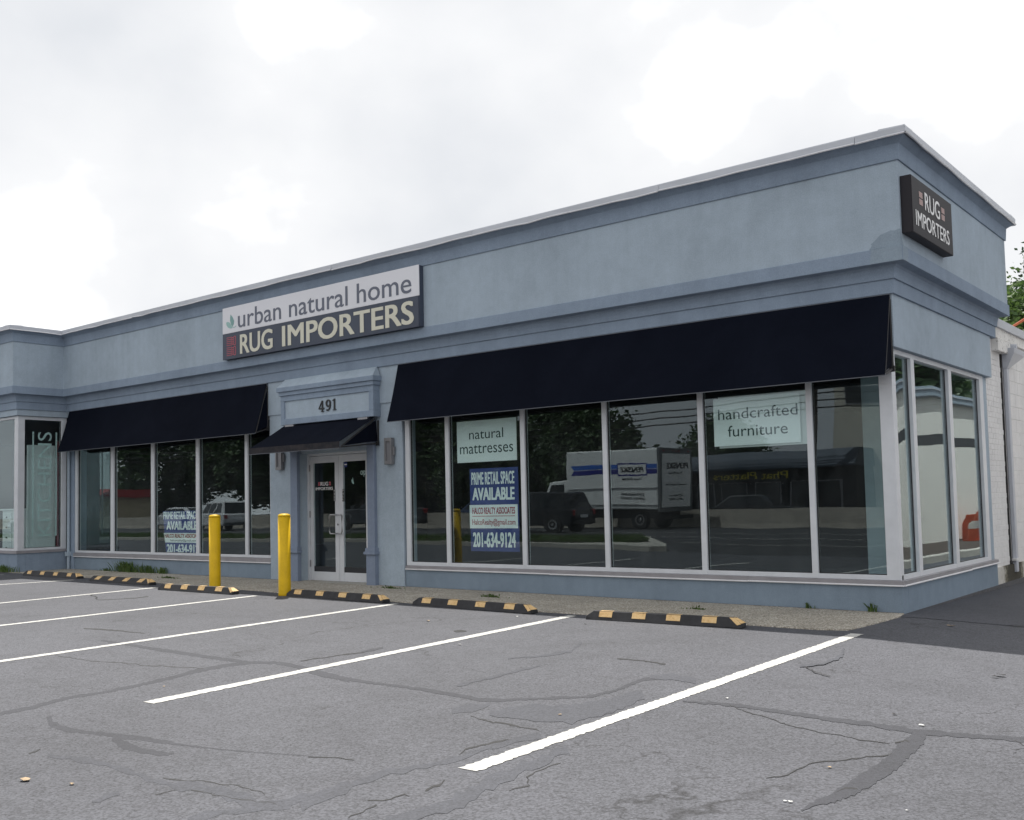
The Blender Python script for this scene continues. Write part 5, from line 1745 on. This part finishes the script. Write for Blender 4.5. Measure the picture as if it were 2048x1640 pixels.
def tside(s, u0, u1, w0, w1, mat="letter_black", bold=.02, par=None):
    fr_ = lambda u, w, d: (u + (w - w0) * .18, -W - .0115 - d, w)
    text(s, "lettering", mat, par or cb, fr_, u0, u1, w0, w1, .003, bold, local=True)
tside("PENSKE", -2.25, -1.02, 2.60, 2.84, bold=.045, par=lg)
tside("Truck Rental", -2.15, -1.1, 2.24, 2.36)
tside("GoPenske.com", -2.2, -1.0, 1.56, 1.68)
tside("1-800-GO-PENSKE", -2.25, -.95, 1.38, 1.48)
def trear(s, u0, u1, w0, w1, bold=.02):
    fr_ = lambda u, w, d: (-3.032 - d, -u + (w - w0) * -.18, w)
    text(s, "lettering", "letter_black", tk, fr_, u0, u1, w0, w1, .003, bold, local=True)
trear("PENSKE", -.85, .75, 2.72, 2.98, .045)
trear("Truck Rental", -.45, .5, 2.48, 2.60)
trear("Commercial & Consumer Rentals", -.8, .8, 1.98, 2.07)
trear("GoPenske.com", -.5, .5, 1.48, 1.58)
trear("1-800-GO-PENSKE", -.55, .55, 1.30, 1.40)
for yy in (-.95, -.25, 0, .25, .95): tb("marker_light", "tail_red", -3.02, -2.99, yy - .05, yy + .05, 3.47, 3.53)
b = B()
b.prism([(2.35, .55), (4.5, .55), (4.55, 1.25), (3.85, 1.42), (3.35, 2.25), (2.35, 2.35)], 'y', -1.02, 1.02)
build("cab", b, "truck_white", tk, .06, local=True)
for s in (-1, 1):
    b = B()
    b.prism([(2.6, 1.45), (3.62, 1.45), (3.25, 2.12), (2.6, 2.15)], 'y', s * 1.025, s * 1.03)
    build("window", b, "car_glass", tk, local=True)
tb("chassis", "chassis", -2.9, 4.2, -.45, .45, .5, .915)
tb("rear_bumper", "chassis", -3.15, -2.95, -1.1, 1.1, .45, .62)
for xx in (-1.75, 3.55):
    for s in (-1, 1): wheel(tk, xx, s * 1.08, .44, .3)

# buildings across the road
def opening(par, x0, x1, y, z0, z1, mat="window_dark", fm="aluminium_dark", name="window"):
    b = B()
    b.box(x0 - .06, x1 + .06, y - .02, y + .04, z0 - .06, z1 + .06)
    f_ = build(name, b, fm, par)
    b = B()
    b.box(x0, x1, y + .04, y + .05, z0, z1)
    build("glazing", b, mat, f_)
rs = empty("restaurant", (-22, -47, 0))
tag(rs, "low dark restaurant with a yellow sign across the road, reflected in the glass", "building")
b = B()
b.box(-29, -16.5, -54, -44, 0, 3.5)
build("wall", b, "restaurant_wall", rs)
b = B()
b.prism([(-43.1, 2.95), (-43.1, 3.05), (-43.7, 3.95), (-54.2, 3.95), (-54.2, 2.95)], 'x', -29.4, -16.2)
build("roof", b, "restaurant_roof", rs)
for i in range(6): opening(rs, -28.2 + i * 1.95, -26.8 + i * 1.95, -44.0, .7, 2.2)
FR_ = lambda u, w, d: (-u, -43.95 + .35 + d, w)
b = B()
b.box(-26.2, -19.2, -43.99, -43.62, 2.28, 2.92)
sb_ = build("sign_board", b, "restaurant_wall", rs)
text("Phat Platters", "lettering", "sign_yellow", sb_, FR_, 20.4, 24.6, 2.42, 2.82, .02, .01)
b = B()
for i in range(34): b.tube([(-28.9 + i * .36, -43.55, 2.16 + .03 * math.sin(i)), (-28.9 + i * .36, -43.55, 2.20 + .03 * math.sin(i))], .02, 5)
build("string_bulbs", b, "letter_white", rs)
bb = empty("beige_building", (-8, -52, 0))
tag(bb, "tall beige building with ribbon windows across the road, reflected in the glass", "building")
b = B()
b.box(-19.2, 14, -64, -49, 0, 9.6)
build("wall", b, "beige_stucco", bb)
b = B()
b.box(-16.3, 14, -49.0, -45.5, 0, 4.1)
build("annex", b, "beige_stucco", bb)
for i in range(9): opening(bb, -18.6 + i * 3.5, -15.5 + i * 3.5, -49.0, 6.9, 7.9)
opening(bb, -9.6, -8.9, -45.5, 2.6, 3.6)
b = B()
b.lathe([(.75, 4.1), (.75, 4.9), (.7, 5.0), (.2, 5.1)], 18, (-13.4, -47.3))
build("roof_fan", b, "rim", bb)
st = empty("strip_mall", (-50, -56, 0))
tag(st, "long grey row of shops behind the trees across the road, reflected by the doors", "building")
b = B()
b.box(-70, -31, -64, -55, 0, 4.6)
build("wall", b, "strip_grey", st)
for i in range(9): opening(st, -69 + i * 4.2, -65.8 + i * 4.2, -55.0, .4, 2.7)
for i, (m_, a) in enumerate((("shop_red", -68), ("sign_white", -62), ("sign_yellow", -54.5), ("sign_white", -47), ("poster_blue", -40))):
    b = B()
    b.box(a, a + 5, -54.98, -54.8, 3.1, 3.9)
    build("sign_board", b, m_, st)
rk = empty("red_roofed_shop", (-78, -33.5, 0))
tag(rk, "small cream shop with a red roof, reflected in the leftmost window", "building")
b = B()
b.box(-80.5, -76.5, -38, -33, 0, 2.6)
build("wall", b, "shop_cream", rk)
b = B()
b.prism([(-32.2, 2.55), (-38.6, 2.55), (-37, 3.2), (-33.5, 3.2)], 'x', -81, -76)
build("roof", b, "shop_red", rk)
for i in range(2): opening(rk, -80.1 + i * 1.9, -78.9 + i * 1.9, -33.0, .6, 2.1)
# utility poles and wires
for i, px_ in enumerate((-55, -17.6, 20)):
    up = empty("utility_pole", (px_, -42.2, 0))
    tag(up, ("wooden utility pole between the trees across the road", "wooden utility pole before the dark restaurant across the road", "wooden utility pole across the road, far right")[i], "pole")
    b = B()
    b.tube([(px_, -42.2, 0), (px_, -42.2, 10.5)], [.17, .11], 10)
    build("post", b, "pole_wood", up)
    b = B()
    b.box(px_ - .06, px_ + .06, -43.3, -41.1, 9.6, 9.75)
    b.tube([(px_ - .3, -42.0, 7.6), (px_ - .3, -42.0, 8.5)], .22, 10)
    build("crossarm", b, "pole_wood", up)
for j, (dy, z0) in enumerate(((-1.0, 9.8), (0, 9.8), (.9, 9.8), (.15, 7.7), (.15, 7.0), (.15, 6.6), (.2, 6.2))):
    b = B()
    for (xa, xb) in ((-92, -55), (-55, -17.6), (-17.6, 20)):
        b.tube([(xa + (xb - xa) * k / 10, -42.2 + dy, z0 - .7 * math.sin(math.pi * k / 10) * (1 if z0 > 9 else .7)) for k in range(11)], .02 if z0 > 7.5 else .04, 5)
    tag(build("overhead_wire", b, "wire"), ("top wire nearest the far side of the pole crossarms", "top wire at the middle of the pole crossarms", "top wire nearest the road on the pole crossarms", "highest of the wires below the crossarms", "second of the wires below the crossarms", "third of the wires below the crossarms", "lowest thick cable on the poles across the road")[j], "wire", "overhead wires across the road")

# neighbouring building on the right, seen only in the side glass
nb = empty("neighbouring_building", (8, 22, 0))
tag(nb, "long beige wall with a dark stripe, reflected in the side windows", "building")
b = B()
b.box(5.15, 9.0, 7.0, 48, -.4, 4.25)
build("wall", b, "neighbour_stucco", nb)
b = B()
b.box(5.146, 5.3, 6.996, 48.004, 2.86, 3.16)
build("painted_stripe", b, "neighbour_stripe", nb)
b = B()
b.box(5.0, 9.1, 6.9, 48.1, 4.22, 4.50)
build("coping", b, "neighbour_cap", nb, .01)
b = B()
b.box(4.97, 5.2, 6.88, 48.12, 4.40, 4.43)
build("drip_edge", b, "coping_metal", nb)
b = B()
b.box(3.15, 3.32, 5.0, 48, -.4, -.06)
tag(build("kerb", b, "curb_concrete", bev=.02), "pale kerb along the driveway, reflected in the side windows", kind='structure')
sheet("planting_bed", [(3.32, 5.0), (5.15, 5.0), (5.15, 48), (3.32, 48)], -.08, "mulch")
cn = empty("traffic_cone", (4.55, 21.6, -.08))
tag(cn, "orange traffic cone with a pale band by the neighbouring wall", "cone")
b = B()
b.lathe([(.15, -.05), (.10, .30), (.075, .52), (.035, .84), (.03, .86)], 16, (4.55, 21.6))
build("body", b, "orange_plastic", cn, smooth=False)
b = B()
b.lathe([(.106, .29), (.079, .52)], 16, (4.55, 21.6))
build("band", b, "cone_band", cn)
b = B()
b.box(4.36, 4.74, 21.41, 21.79, -.08, -.045)
build("base", b, "orange_plastic", cn)
br = empty("plastic_barrier", (4.7, 22.9, -.08))
tag(br, "orange plastic barrier leaning by the neighbouring wall", "barrier")
b = B()
b.prism([(4.45, -.08), (4.95, -.08), (4.88, .35), (4.78, .72), (4.62, .72), (4.52, .35)], 'y', 22.1, 23.6)
build("body", b, "orange_plastic", br, .02)
